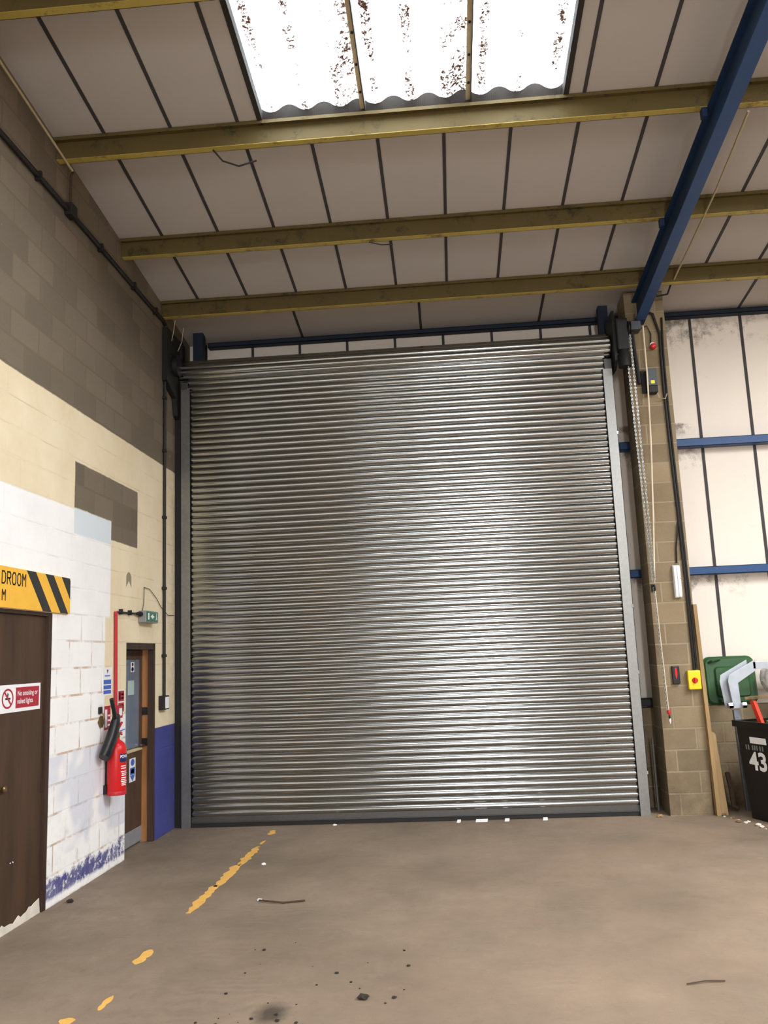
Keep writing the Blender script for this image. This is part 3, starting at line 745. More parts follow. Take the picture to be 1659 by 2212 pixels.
for z in (1.95, 2.72, 3.55, 4.35, 5.0):
    bm = B(); bx(bm, (xw+.001, 9.645, z), (xw+.044, 9.705, z+.03)); obj('saddle', bm, 'black', t)
t = pipe('electric_cable', [(xw+.05, 3.5, roofz(3.5)-.12), (xw+.05, 5.8, roofz(5.8)-.13), (xw+.09, 6.85, roofz(6.85)-.19), (xw+.10, 6.9, roofz(6.9)-.20)], .011, 'beige', 'thin beige cable running along the top of the block wall', 'cable')
px([(-1.86, 6.80, 6.33), (-1.78, 6.82, 6.23), (-1.64, 6.84, 6.18), (-1.48, 6.84, 6.22)], 'electric_cable', .008, 'cable', 'loose black cable end dangling from the upper purlin')
px([(-.63, 8.36, 6.15), (-.50, 8.38, 6.12), (-.38, 8.38, 6.115)], 'electric_cable', .006, 'cable', 'small loose wire hanging under the middle purlin')
px([(2.76, 6.83, 6.30), (2.80, 7.9, 6.19), (2.815, 8.45, 6.16), (2.82, 9.65, 6.05)], 'electric_cable', .011, 'beige', 'tan conduit crossing the purlins to the right of the rafter')
px([(2.56, 9.72, 6.03), (2.66, 9.80, 5.93), (2.78, 9.80, 5.95), (2.80, 9.68, 6.03)], 'electric_cable', .012, 'cable', 'black cable loop under the purlin by the rafter foot')
px([(-3.14, 9.7, 6.0), (-3.16, 9.7, 5.85), (-3.19, 9.72, 5.75)], 'electric_cable', .003, 'rope', 'fine pale wire hanging at the shutter corner, left of two', 'cable', 'pale wires at the shutter corner')
px([(-3.10, 9.9, 5.98), (-3.12, 9.9, 5.80), (-3.17, 9.9, 5.68)], 'electric_cable', .003, 'rope', 'fine pale wire hanging at the shutter corner, right of two', 'cable', 'pale wires at the shutter corner')
# black switch at end of the conduit
t = thing('wall_switch', 'black boxed switch with white plate beside the blue paint', 'switch', (xw, 9.68, 1.44))
bm = B(); bx(bm, (xw+.001, 9.55, 1.365), (xw+.062, 9.74, 1.52)); obj('back_box', bm, 'black', t, bevel=.006)
bm = B(); bx(bm, (xw+.062, 9.60, 1.38), (xw+.068, 9.715, 1.505)); obj('face_plate', bm, 'white', t, bevel=.002)
# yellow sign above the brown door
t = thing('wall_sign', 'yellow sign with black diagonal stripes above the brown door', 'sign', (xw+.02, 6.2, 2.33))
xs = xw+.022
bm = B(); bx(bm, (xw+.002, 5.30, 2.330), (xs, 7.20, 2.635)); obj('board', bm, 'signyel', t)
for ya, yb in ((6.42, 6.57), (6.735, 6.88), (7.03, 7.18)):
    # parallelogram stripes sloping down to the right; the last is clipped by the board's end
    pts = [(ya, 2.635), (yb, 2.635), (yb+.285, 2.330), (ya+.285, 2.330)]
    if yb+.285 > 7.2:
        m_ = -.305/.285
        if ya+.285 > 7.2: pts = [(ya, 2.635), (7.2 if yb > 7.2 else yb, 2.635), (7.2, 2.635+m_*(7.2-yb)), (7.2, 2.635+m_*(7.2-ya))]
        else: pts = [(ya, 2.635), (yb, 2.635), (7.2, 2.635+m_*(7.2-yb)), (7.2, 2.330), (ya+.285, 2.330)]
    bm = B(); prism(bm, [(xs+.0002, a, b) for a, b in pts], (.001, 0, 0)); obj('stripe', bm, 'signblk', t)
GL = {'D': [[(0,0),(0,1),(.55,1),(.9,.8),(.9,.2),(.55,0),(0,0)]], 'R': [[(0,0),(0,1),(.7,1),(.9,.88),(.9,.62),(.7,.5),(0,.5)], [(.45,.5),(.9,0)]],
      'O': [[(.25,0),(0,.2),(0,.8),(.25,1),(.65,1),(.9,.8),(.9,.2),(.65,0),(.25,0)]], 'M': [[(0,0),(0,1),(.45,.55),(.9,1),(.9,0)]]}
def strokes(bm, ch, y, z, w, h, th, x):
    for line in GL[ch]:
        for (a, b), (c, e) in zip(line, line[1:]):
            p = Vector((x, y+a*w, z+b*h)); q = Vector((x, y+c*w, z+e*h)); dd = (q-p).normalized(); sd = Vector((0, -dd.z, dd.y))*th/2
            p -= dd*th*.45; q += dd*th*.45
            prism(bm, [p-sd, q-sd, q+sd, p+sd], (.0012, 0, 0))
for i, ch in enumerate('DROOM'):
    bm = B(); strokes(bm, ch, 6.052+i*.0765, 2.508, .055, .088, .0115, xs+.0003); obj('letter', bm, 'signblk', t)
bm = B(); strokes(bm, 'M', 6.062, 2.385, .050, .072, .0115, xs+.0003); obj('letter', bm, 'signblk', t)
# brown door (its frame, leaf, threshold)
d1 = thing('door_1', 'tall dark brown door under the yellow sign', 'door', (xw, 6.1, 0)); d1['kind'] = 'structure'
xd = xw-.028
bm = B(); bx(bm, (xd-.045, GY0+.05, .02), (xd, GY1-.065, GZ-.03)); leaf = obj('door_leaf', bm, 'browndoor', d1)
bm = B(); bx(bm, (xd-.08, GY1-.062, 0), (xw-.004, GY1, GZ)); bx(bm, (xd-.08, GY0, 0), (xw-.004, GY0+.048, GZ)); bx(bm, (xd-.08, GY0+.048, GZ-.028), (xw-.004, GY1-.062, GZ)); obj('door_frame', bm, 'brownframe', d1)
# scuffed pale foot of the door
bm = B(); n = 40; prev = None
for i in range(n+1):
    y = GY0+.06+(GY1-.13-GY0)*i/n; h = .055+.035*mnoise.noise(Vector((y*6,1,0)))+.02*mnoise.noise(Vector((y*25,4,0))) + (.05 if y > 6.6 else 0)*(y-6.6)/.25
    q = [bm.verts.new(p) for p in ((xd+.0005, y, .0), (xd+.0005, y, h), (xd+.004, y, h-.004), (xd+.012, y, 0))]
    if prev:
        for a in range(4): bm.faces.new((prev[a], prev[(a+1)%4], q[(a+1)%4], q[a]))
    prev = q
obj('worn_foot', bm, 'dustwhite', leaf)
for a, z in ((6.22, 1.02),):
    bm = B(); lathe(bm, ((.014,0),(.014,.01),(.024,.02),(.026,.035),(.016,.045)), (xd, a, z), 'X', 16); obj('door_knob', bm, 'brass', leaf, smooth=True)
bm = B(); bx(bm, (xd, 6.84, .9), (xd+.006, 6.86, 1.75)); obj('edge_strip', bm, 'brownframe', leaf)
for (yy, zz) in ((6.40, .47), (6.44, .468)):
    bm = B(); lathe(bm, ((.008,0),(.006,.003)), (xd, yy, zz), 'X', 8); obj('screw', bm, 'chrome', leaf)
# no smoking sign
t = thing('no_smoking_sign', 'white and red no smoking sign fixed to the brown door', 'sign', (xd, 6.45, 1.56))
xa = xd+.005; S0, S1, Z0, Z1 = 6.15, 6.79, 1.558, 1.763
bm = B(); bx(bm, (xd+.0005, S0, Z0), (xa, S1, Z1)); obj('plate', bm, 'whitesheet', t)
bm = B(); bx(bm, (xa+.0002, 6.395, 1.585), (xa+.0012, 6.765, 1.74)); obj('text_panel', bm, 'signred', t)
text_obj('lettering', 'No smoking or\nnaked lights', 'whitesheet', t, (xa+.0012, 6.42, 1.605), (0,1,0), (0,0,1), .110, .32, .0008, .012)
def ring(bm, c, r0, r1, th, seg=28, ky=1.0):
    x, y, z = c; A = []
    for k in range(seg):
        a = 2*PI*k/seg; cc, ss = math.cos(a)*ky, math.sin(a)
        A.append([bm.verts.new(p) for p in ((x, y+cc*r0, z+ss*r0), (x+th, y+cc*r0, z+ss*r0), (x+th, y+cc*r1, z+ss*r1), (x, y+cc*r1, z+ss*r1))])
    for k in range(seg):
        a, b = A[k], A[(k+1)%seg]
        for i in range(4): bm.faces.new((a[i], a[(i+1)%4], b[(i+1)%4], b[i]))
bm = B(); cy, cz = 6.275, 1.662; ring(bm, (xa+.0004, cy, cz), .060, .074, .001, ky=1.15)
prism(bm, [(xa+.0012, cy-.052, cz+.042), (xa+.0012, cy-.040, cz+.052), (xa+.0012, cy+.056, cz-.042), (xa+.0012, cy+.044, cz-.052)], (.001, 0, 0)); obj('prohibition_ring', bm, 'signred', t)
bm = B(); bx(bm, (xa+.0002, cy-.035, cz-.008), (xa+.001, cy+.04, cz+.006)); prism(bm, [(xa+.0002, cy-.01, cz+.006), (xa+.0002, cy+.006, cz+.006), (xa+.0002, cy+.012, cz+.034), (xa+.0002, cy-.004, cz+.045)], (.0008, 0, 0)); obj('pictogram', bm, 'signblk', t)

# small glazed door in its recess
d2 = thing('door_2', 'small brown door with painted-out glass beside the extinguisher', 'door', (xw-.1, 9.0, 0)); d2['kind'] = 'structure'
xr = xw-.139
bm = B(); bx(bm, (xr-.045, DY0-.05, .83), (xr, 9.0-.30, 2.0)); 
bx(bm, (xr-.045, 9.355, .02), (xr, 9.42, 2.03)); bx(bm, (xr-.045, 8.5, .17), (xr, 9.355, .965)); bx(bm, (xr-.045, 8.5, 1.935), (xr, 9.355, 2.03)); 
L = obj('door_leaf', bm, 'brownpanel', d2)
bm = B(); bx(bm, (xr-.03, 8.69, 1.0), (xr-.012, 9.36, 1.94)); obj('glass_pane', bm, 'glass', L)
bm = B(); bx(bm, (xr-.03, 8.5, .962), (xr+.012, 9.41, .992)); obj('mid_rail', bm, 'bar', L, bevel=.004)
bm = B(); bx(bm, (xr-.045, 8.5, .02), (xr+.003, 9.42, .17)); obj('kick_plate', bm, 'kick', L)
bm = B(); lathe(bm, ((.012,0),(.012,.05)), (xr, 9.385, 1.015), 'X', 12); h = obj('lever_handle', bm, 'chrome', L, smooth=True)
bm = B(); tube(bm, [(xr+.048, 9.39, 1.015), (xr+.048, 9.27, 1.02)], .010, 10); obj('lever', bm, 'chrome', h, smooth=True)
bm = B(); bx(bm, (xr-.06, 9.425, 0), (xr+.075, DY1+.0, 2.06)); obj('timber_lining', bm, 'orangewood', d2)
bm = B(); bx(bm, (xr+.07, 9.40, 0), (xw-.003, DY1, 2.102)); bx(bm, (xr-.06, DY0, 2.035), (xw-.003, 9.42, 2.102)); bx(bm, (xr-.06, DY0-.0, 0), (xw-.02, DY0+.03, 2.04)); obj('door_frame', bm, 'brownframe', d2)
for z in (1.33, 1.0):
    bm = B(); bx(bm, (xr-.0, 9.412, z), (xr+.07, 9.424, z+.08)); obj('strike_plate', bm, 'black', d2)
bm = B(); bx(bm, (XL-T, DY0-.2, 0), (XL-T+.02, DY1+.2, 2.2)); 
# notices on door 2
def notice(name, y0, y1, z0, z1, x, body, marks, label):
    t = thing(name, label, 'notice', (x, (y0+y1)/2, z0))
    bm = B(); bx(bm, (x+.0005, y0, z0), (x+.002, y1, z1)); obj('sheet', bm, body, t)
    for mk in marks:
        kind, a, b, c, d, mt = mk
        Y0 = y0+(y1-y0)*a; Y1 = y0+(y1-y0)*b; Zz0 = z0+(z1-z0)*c; Zz1 = z0+(z1-z0)*d
        bm = B()
        if kind == 'rect': bx(bm, (x+.0022, Y0, Zz0), (x+.003, Y1, Zz1))
        elif kind == 'disc':
            pts = [(x+.0022, (Y0+Y1)/2+math.cos(2*PI*k/20)*(Y1-Y0)/2, (Zz0+Zz1)/2+math.sin(2*PI*k/20)*(Zz1-Zz0)/2) for k in range(20)]; prism(bm, pts, (.0008, 0, 0))
        elif kind == 'down': prism(bm, [(x+.0022, Y0, Zz1), (x+.0022, Y1, Zz1), (x+.0022, (Y0+Y1)/2, Zz0)], (.0008, 0, 0))
        obj('print', bm, mt, t)
    return t
notice('fire_door_notice', 9.10, 9.20, 1.80, 1.905, xr-.012, 'whitesheet', [('disc', .15, .85, .05, .5, 'navy'), ('disc', .25, .75, .58, .95, 'navy'), ('disc', .38, .62, .15, .4, 'whitesheet')], 'small white and blue notice at the top of the glass')
notice('paper_notice', 9.02, 9.20, 1.56, 1.71, xr-.012, 'paper', [], 'blank pale green paper stuck on the glass')
notice('fire_door_notice', 9.05, 9.23, .66, .90, xr, 'whitesheet', [('disc', .22, .8, .68, .97, 'printblue'), ('rect', .12, .9, .30, .60, 'printblue'), ('rect', .25, .75, .36, .54, 'whitesheet'), ('down', .1, .92, .02, .28, 'printblue')], 'white notice with blue shapes below the mid rail')

# red riser, black conduit and exit sign
t = thing('fire_alarm_conduit', 'thin red conduit running down the wall beside the door', 'conduit', (xw, 8.26, 1.4))
bm = B(); tube(bm, [(xw+.022, 8.235, 2.40), (xw+.022, 8.26, 1.42)], .016, 10); obj('pipe', bm, 'pipered', t, smooth=True)
t = thing('fire_call_point', 'red break-glass fire call point on the red conduit', 'alarm', (xw, 8.31, 1.36))
bm = B(); bx(bm, (xw+.001, 8.245, 1.37), (xw+.05, 8.37, 1.49)); obj('housing', bm, 'signred', t, bevel=.006)
bm = B(); bx(bm, (xw+.05, 8.275, 1.395), (xw+.052, 8.345, 1.465)); obj('glass', bm, 'whitesheet', t)
t = thing('steel_conduit', 'short black conduit from the red pipe to the exit sign', 'conduit', (xw, 8.6, 2.40))
bm = B(); tube(bm, [(xw+.022, 8.26, 2.395), (xw+.022, 8.92, 2.405)], .010, 8); obj('pipe', bm, 'black', t, smooth=True)
for y in (8.36, 8.60):
    bm = B(); bx(bm, (xw+.001, y, 2.38), (xw+.035, y+.03, 2.43)); obj('saddle', bm, 'black', t)
bm = B(); lathe(bm, ((.018,0),(.018,.08),(.028,.082),(.028,.11)), (xw+.03, 8.80, 2.403), 'Y', 12); obj('gland', bm, 'black', t, smooth=True)
t = thing('exit_sign', 'grey emergency sign box with green running-man panel above the door', 'sign', (xw, 9.08, 2.32))
bm = B(); bx(bm, (xw+.001, 8.895, 2.315), (xw+.088, 9.275, 2.440)); obj('case', bm, 'greybox', t, bevel=.008)
bm = B(); bx(bm, (xw+.0885, 8.912, 2.330), (xw+.092, 9.262, 2.428)); obj('face', bm, 'green', t)
xe = xw+.0925
bm = B()
bx(bm, (xe, 8.945, 2.345), (xe+.001, 8.985, 2.415))                             # doorway
prism(bm, [(xe, 9.02, 2.38), (xe, 9.10, 2.408), (xe, 9.10, 2.352)], (.001, 0, 0)) # arrow
bx(bm, (xe, 9.10, 2.372), (xe+.001, 9.14, 2.388))
prism(bm, [(xe, 9.185, 2.345), (xe, 9.20, 2.345), (xe, 9.222, 2.378), (xe, 9.215, 2.400), (xe, 9.195, 2.400), (xe, 9.20, 2.375)], (.001, 0, 0))
prism(bm, [(xe, 9.225, 2.35), (xe, 9.24, 2.345), (xe, 9.225, 2.385), (xe, 9.205, 2.385)], (.001, 0, 0))
prism(bm, [(xe, 9.214+math.cos(k*PI/5)*.011, 2.412+math.sin(k*PI/5)*.010) for k in range(10)], (.001, 0, 0))
obj('pictogram', bm, 'whitesheet', t)
px([(xw+.02, 8.97, 2.44), (xw+.012, 9.03, 2.52), (xw+.01, 9.05, 2.63), (xw+.01, 9.05, 2.70), (xw+.012, 9.22, 2.69), (xw+.012, 9.45, 2.60), (xw+.012, 9.58, 2.52), (xw+.012, 9.85, 2.43), (xw+.012, 10.05, 2.44)], 'electric_cable', .0035, 'cable', 'thin loose wire looping above the exit sign')
# safety notices by the extinguisher
notice('safety_notice', 7.985, 8.20, 1.60, 1.86, xw, 'whitesheet', [('rect', .08, .92, .05, .18, 'printblue'), ('rect', .08, .92, .22, .36, 'printblue'), ('rect', .08, .92, .40, .56, 'printblue'), ('rect', .2, .8, .68, .72, 'printblue'), ('down', .42, .6, .78, .92, 'navy')], 'white notice with blue text panels left of the red conduit')
notice('fire_action_notice', 8.03, 8.18, 1.28, 1.50, xw, 'signred', [('rect', .1, .45, .1, .85, 'whitesheet'), ('rect', .55, .92, .35, .42, 'whitesheet'), ('rect', .55, .92, .55, .62, 'whitesheet'), ('rect', .55, .92, .15, .22, 'whitesheet')], 'red fire notice behind the black horn')
notice('fire_action_notice', 8.36, 8.53, 1.41, 1.64, xw, 'whitesheet', [('rect', .06, .94, .50, .94, 'signred'), ('rect', .2, .38, .56, .88, 'whitesheet'), ('rect', .5, .85, .60, .66, 'whitesheet'), ('rect', .5, .85, .76, .82, 'whitesheet'), ('rect', .06, .94, .05, .44, 'signred'), ('rect', .2, .4, .12, .36, 'whitesheet'), ('rect', .55, .85, .12, .36, 'whitesheet')], 'red and white fire notice right of the red conduit, by the door')
t = thing('wall_hook', 'old brass hook with square plate left of the notices', 'hook', (xw, 7.92, 1.36))
bm = B(); bx(bm, (xw+.001, 7.885, 1.44), (xw+.02, 7.945, 1.50)); obj('upper_bracket', bm, 'black', t, bevel=.004)
bm = B(); prism(bm, [(xw+.001, 7.93, 1.31), (xw+.001, 7.985, 1.365), (xw+.001, 7.93, 1.42), (xw+.001, 7.875, 1.365)], (.028, 0, 0)); obj('square_plate', bm, 'brass', t, bevel=.004)
bm = B(); tube(bm, [(xw+.01, 7.93, 1.45), (xw+.04, 7.93, 1.43), (xw+.035, 7.93, 1.39)], .007, 7); obj('hook', bm, 'brass', t, smooth=True)
# ---- fire extinguisher
EXY = 8.09
ex = thing('fire_extinguisher', 'red fire extinguisher hanging on the white wall by the small door', 'fire extinguisher', (xw+.10, 8.24, .68))
cx, cy_ = xw+.105, EXY; R_ = .088
bm = B(); lathe(bm, ((.070,0),(.082,.004),(R_,.018),(R_,.40),(.084,.435),(.068,.468),(.042,.49),(.026,.50),(.024,.522),(.010,.524)), (cx, cy_, .685), 'Z', 32); cyl = obj('cylinder', bm, 'red', ex, smooth=True)
bm = B(); lathe(bm, ((.089,0),(.0895,.001),(.0895,.035),(.089,.036)), (cx, cy_, .688), 'Z', 32); obj('base_band', bm, 'pipered', ex, smooth=True)
bm = B(); lathe(bm, ((.022,0),(.026,.008),(.026,.035),(.018,.05),(.018,.06)), (cx, cy_, 1.205), 'Z', 16); vl = obj('valve', bm, 'brass', ex, smooth=True)
bm = B(); bx(bm, (cx-.012, cy_-.03, 1.24), (cx+.012, cy_+.10, 1.25)); tube(bm, [(cx, cy_+.03, 1.245), (cx, cy_+.115, 1.225)], .010, 8); obj('carry_handle', bm, 'red', ex)
bm = B(); tube(bm, [(cx, cy_-.015, 1.262), (cx, cy_+.04, 1.29), (cx, cy_+.115, 1.335)], .011, 8); obj('squeeze_lever', bm, 'red', ex, smooth=True)
bm = B(); tube(bm, [(cx+.02, cy_+.02, 1.262), (cx+.03, cy_+.11, 1.272)], .006, 8); obj('safety_pin', bm, 'printblue', ex)
# black swivel horn: slim pipe above, flaring to its mouth below left
horn = [(cx+.02, cy_+.03, 1.255), (cx+.03, cy_+.0, 1.30)]
def sweep_flat(bm, pts, ws, ts):
    rings = []
    for (p, w, tt) in zip(pts, ws, ts):
        p = Vector(p); i = pts.index(tuple(p)) if tuple(p) in pts else 0
        rings.append((p, w, tt))
    out = []
    P_ = [Vector(p) for p in pts]
    for i in range(len(P_)):
        d = (P_[min(i+1, len(P_)-1)]-P_[max(i-1, 0)]).normalized(); xx = Vector((1, 0, 0)); s = d.cross(xx).normalized()
        out.append([bm.verts.new(P_[i] + s*math.cos(2*PI*k/14)*ws[i] + xx*math.sin(2*PI*k/14)*ts[i]) for k in range(14)])
    for a, b in zip(out, out[1:]):
        for k in range(14): bm.faces.new((a[k], a[(k+1)%14], b[(k+1)%14], b[k]))
    bm.faces.new(out[0][::-1]); bm.faces.new(out[-1])
bm = B(); sweep_flat(bm, [(cx+.01, EXY-0.175, 1.57), (cx+.015, EXY-0.140, 1.49), (cx+.015, EXY-0.095, 1.40), (cx+.015, EXY-0.060, 1.33)], [.026, .027, .030, .040], [.018, .018, .02, .024]); obj('horn_pipe', bm, 'blackp', ex, smooth=True)
bm = B(); sweep_flat(bm, [(cx+.01, EXY-.045, 1.42), (cx+.01, EXY-.075, 1.33), (cx+.0, EXY-.14, 1.21), (cx-.02, EXY-.20, 1.09), (cx-.03, EXY-.225, 1.045)], [.045, .062, .070, .074, .074], [.03, .045, .05, .05, .045]); obj('discharge_horn', bm, 'blackp', ex, smooth=True)
bm = B(); bx(bm, (xw+.001, EXY-.02, .78), (xw+.018, EXY+.02, 1.22)); bx(bm, (xw+.001, EXY-.06, .70), (xw+.03, EXY+.02, .78)); obj('wall_bracket', bm, 'black', ex)
# curved labels: arcs hugging the cylinder
def arc_patch(name, a0, a1, z0, z1, mat, par, off=.0012):
    bm = B(); prev = None; n = 10
    for i in range(n+1):
        a = a0+(a1-a0)*i/n
        q = [bm.verts.new((cx+math.cos(a)*r, cy_+math.sin(a)*r, z)) for r, z in ((R_+.0003, z0), (R_+off, z0), (R_+off, z1), (R_+.0003, z1))]
        if prev:
            for k in range(4): bm.faces.new((prev[k], prev[(k+1)%4], q[(k+1)%4], q[k]))
        prev = q
    return obj(name, bm, mat, par, smooth=True)
a_ = math.radians
arc_patch('brand_label', a_(-52), a_(20), .985, 1.06, 'navy', ex)
def arc_text(name, body, a0, a1, z0, h, mat, par):
    cu = bpy.data.curves.new(name, 'FONT'); cu.body = body; cu.offset = .02
    to = bpy.data.objects.new(name, cu); C.objects.link(to)
    dg = bpy.context.evaluated_depsgraph_get(); me = bpy.data.meshes.new_from_object(to.evaluated_get(dg)); bpy.data.objects.remove(to)
    bm = B(); bm.from_mesh(me); xs_ = [v.co.x for v in bm.verts]; ys_ = [v.co.y for v in bm.verts]
    for v in bm.verts:
        a = a0+(a1-a0)*(v.co.x-min(xs_))/(max(xs_)-min(xs_)); z = z0+h*(v.co.y-min(ys_))/(max(ys_)-min(ys_))
        v.co = Vector((cx+math.cos(a)*(R_+.002), cy_+math.sin(a)*(R_+.002), z))
    return obj(name, bm, mat, par)
arc_text('lettering', 'POWER', a_(-48), a_(16), 1.022, .028, 'whitesheet', ex)
rnd = random.Random(4)
for i, z in enumerate((.945, .925, .895, .878, .862, .84, .822, .806, .79, .775)):
    arc_patch('small_print', a_(-45+rnd.uniform(0, 8)), a_(-45+rnd.uniform(40, 62)), z, z+.008, 'whitesheet', ex)

# ================================================================= RIGHT-HAND CORNER
# black wheeled bin, turned so its numbered face looks to the camera's left
A = Vector((3.115, 9.80, 0)); th = math.radians(-72)
d = Vector((math.cos(th), math.sin(th), 0)); nrm = Vector((math.sin(th), -math.cos(th), 0))   # nrm: outward from numbered face
if nrm.x > 0: nrm = -nrm
def BP(u, w, z, tp=0.0):          # u along the face, w into the bin
    return A + d*u - nrm*w + Vector((0, 0, z))
bn = thing('wheelie_bin', 'black wheeled bin with a white painted number, full of scrap', 'bin', A + d*.28 - nrm*.3)
Wb, Db, Hb = .54, .60, 1.0
def ringpts(z, s):
    return [BP(-s, -s, z), BP(Wb+s, -s, z), BP(Wb+s, Db+s, z), BP(-s, Db+s, z)]
bm = B(); lv = [(0.0, 0.0), (.25, .012), (.5, .026), (.9, .045), (Hb, .048)]
prev = None
for z, s in lv:
    q = [bm.verts.new(p) for p in ringpts(z, s)]
    if prev:
        for i in range(4): bm.faces.new((prev[i], prev[(i+1)%4], q[(i+1)%4], q[i]))
    else: bm.faces.new(q[::-1])
    prev = q
inn = [bm.verts.new(p) for p in ringpts(Hb, .030)]
for i in range(4): bm.faces.new((prev[i], prev[(i+1)%4], inn[(i+1)%4], inn[i]))
low = [bm.verts.new(p) for p in ringpts(.75, .018)]
for i in range(4): bm.faces.new((inn[i], inn[(i+1)%4], low[(i+1)%4], low[i]))
bm.faces.new(low)
body = obj('body', bm, 'binblack', bn, bevel=.008)
bm = B()
for (a0, b0), (a1, b1) in (((-.075, -.075), (Wb+.075, -.045)), ((-.075, Db+.045), (Wb+.075, Db+.075)), ((-.075, -.045), (-.045, Db+.045)), ((Wb+.045, -.045), (Wb+.075, Db+.045))):
    hexa(bm, [BP(a0,b0,.955), BP(a1,b0,.955), BP(a1,b1,.955), BP(a0,b1,.955)], [BP(a0,b0,1.02), BP(a1,b0,1.02), BP(a1,b1,1.02), BP(a0,b1,1.02)])
obj('rim', bm, 'binblack', bn)
# number and label on the sloping face
def FP(u, z): s = .048*min(1, z/.95); return BP(u, -s-.003, z)
fz = (BP(.1, -.040, .8)-BP(.1, -.028, .55)).normalized()
text_obj('number', '43', 'scrap', bn, FP(.10, .515), d, fz, .195, .28, .002, .03)
bm = B(); 
def quad(bm, u0, u1, z0_, z1_, th_=.002):
    prism(bm, [FP(u0, z0_), FP(u1, z0_), FP(u1, z1_), FP(u0, z1_)], nrm*th_)
bm = B(); quad(bm, .16, .42, .795, .86); obj('label', bm, 'scrap', bn)
for u0 in (.075, .115, .18, .215, .25, .30, .34):
    bm = B(); quad(bm, u0, u0+.018, .725, .775); obj('small_mark', bm, 'greybox', bn)
for u_ in (.02, .52):
    bm = B(); c0 = BP(u_, Db+.08, .1); lathe(bm, ((.04,-.025),(.1,-.025),(.1,.025),(.04,.025)), (0,0,0), 'X', 24)
    rot = Matrix.Translation(c0) @ Matrix(((d.x, -d.y, 0, 0), (d.y, d.x, 0, 0), (0, 0, 1, 0), (0, 0, 0, 1)))
    for v in bm.verts: v.co = rot @ v.co
    obj('wheel', bm, 'blackp', bn, smooth=True)
# scrap in the bin
t = tag(obj('wood_plank', (lambda b: (hexa(b, [(3.17, 9.80, 1.235), (3.60, 9.50, 1.27), (3.62, 9.58, 1.27), (3.19, 9.88, 1.235)], [(3.17, 9.80, 1.262), (3.60, 9.50, 1.30), (3.62, 9.58, 1.30), (3.19, 9.88, 1.262)]), b)[1])(B()), 'scrapwood', bevel=.002), 'brown plank lying across the orange piece in the bin', 'wood')
bm = B(); hexa(bm, [BP(.15, .16, .76), BP(.21, .16, .76), BP(.21, .20, .76), BP(.15, .20, .76)], [BP(.02, .10, 1.225), BP(.09, .10, 1.225), BP(.09, .14, 1.225), BP(.02, .14, 1.225)])
tag(obj('plastic_barrier_board', bm, 'orange', bevel=.006), 'orange-red plastic strip sticking up out of the black bin', 'plastic')
rnd = random.Random(11)
for i, (lab) in enumerate(('dark scrap block in the bin beside the grey post', 'tan scrap block in the bin, middle of the heap', 'brown scrap block in the bin under the plank')):
    c = BP((.33, .12, .42)[i], (.14, .42, .44)[i], 0); m = Matrix.Translation((c.x, c.y, .90+.03*i)) @ Matrix.Rotation(.3+.5*i, 4, 'Z') @ Matrix.Rotation(.35, 4, 'X')
    bm = B(); bx(bm, (-.09, -.04, -.13), (.09, .04, .13), m); tag(obj('wood_offcut', bm, 'scrapwood', bevel=.003), lab, 'wood', 'scrap wood in the bin')
# white sack
bm = B(); bmesh.ops.create_icosphere(bm, subdivisions=4, radius=1)
for v in bm.verts:
    nn = mnoise.noise(v.co*1.7)*.22 + mnoise.noise(v.co*5)*.09
    v.co = Vector((v.co.x*.24, v.co.y*.18, v.co.z*.20))*(1+nn) + Vector((3.82, 10.38, 1.43))
tag(obj('plastic_sack', bm, 'sack', smooth=True), 'white plastic sack at the right edge above the bin', 'sack')
bm = B(); bmesh.ops.create_icosphere(bm, subdivisions=3, radius=1)
for v in bm.verts:
    v.co = Vector((v.co.x*.24, v.co.y*.17, v.co.z*.57))*(1+mnoise.noise(v.co*1.5)*.15) + Vector((3.86, 10.40, .62))
tag(obj('refuse_sack', bm, 'binblack', smooth=True), 'dark sack behind the black bin carrying the white one', 'sack')
# galvanised post with cranked bracket
t = thing('bracket_post', 'galvanised steel post with cranked double bracket behind the bin', 'post', (3.24, 10.25, 0))
bm = B(); hexa(bm, [(3.20, 10.22, 0), (3.27, 10.22, 0), (3.27, 10.28, 0), (3.20, 10.28, 0)], [(3.17, 10.22, 1.10), (3.24, 10.22, 1.10), (3.24, 10.28, 1.10), (3.17, 10.28, 1.10)]); obj('post', bm, 'postmetal', t, bevel=.004)
def crank(y0, y1, dx, name):
    pts = [(3.14+dx, 1.12), (3.225+dx, 1.12), (3.215+dx, 1.40), (3.43+dx, 1.535), (3.43+dx, 1.655), (3.12+dx, 1.49), (3.105+dx, 1.42)]
    bm = B(); prism(bm, [(a, y0, b) for a, b in pts], (0, y1-y0, 0)); return obj(name, bm, 'bracket', t, bevel=.003)
crank(10.17, 10.18, .02, 'front_plate'); crank(10.28, 10.29, -.04, 'rear_plate')
bm = B(); bx(bm, (3.42, 10.17, 1.55), (3.9, 10.19, 1.63)); obj('arm', bm, 'bracket', t, bevel=.003)
for x in (3.12, 3.27):
    bm = B(); lathe(bm, ((.030,0),(.036,.01),(.036,.05),(.030,.06)), (x-.03, 10.15, 1.155), 'X', 6); obj('bolt_end', bm, 'chrome', t)
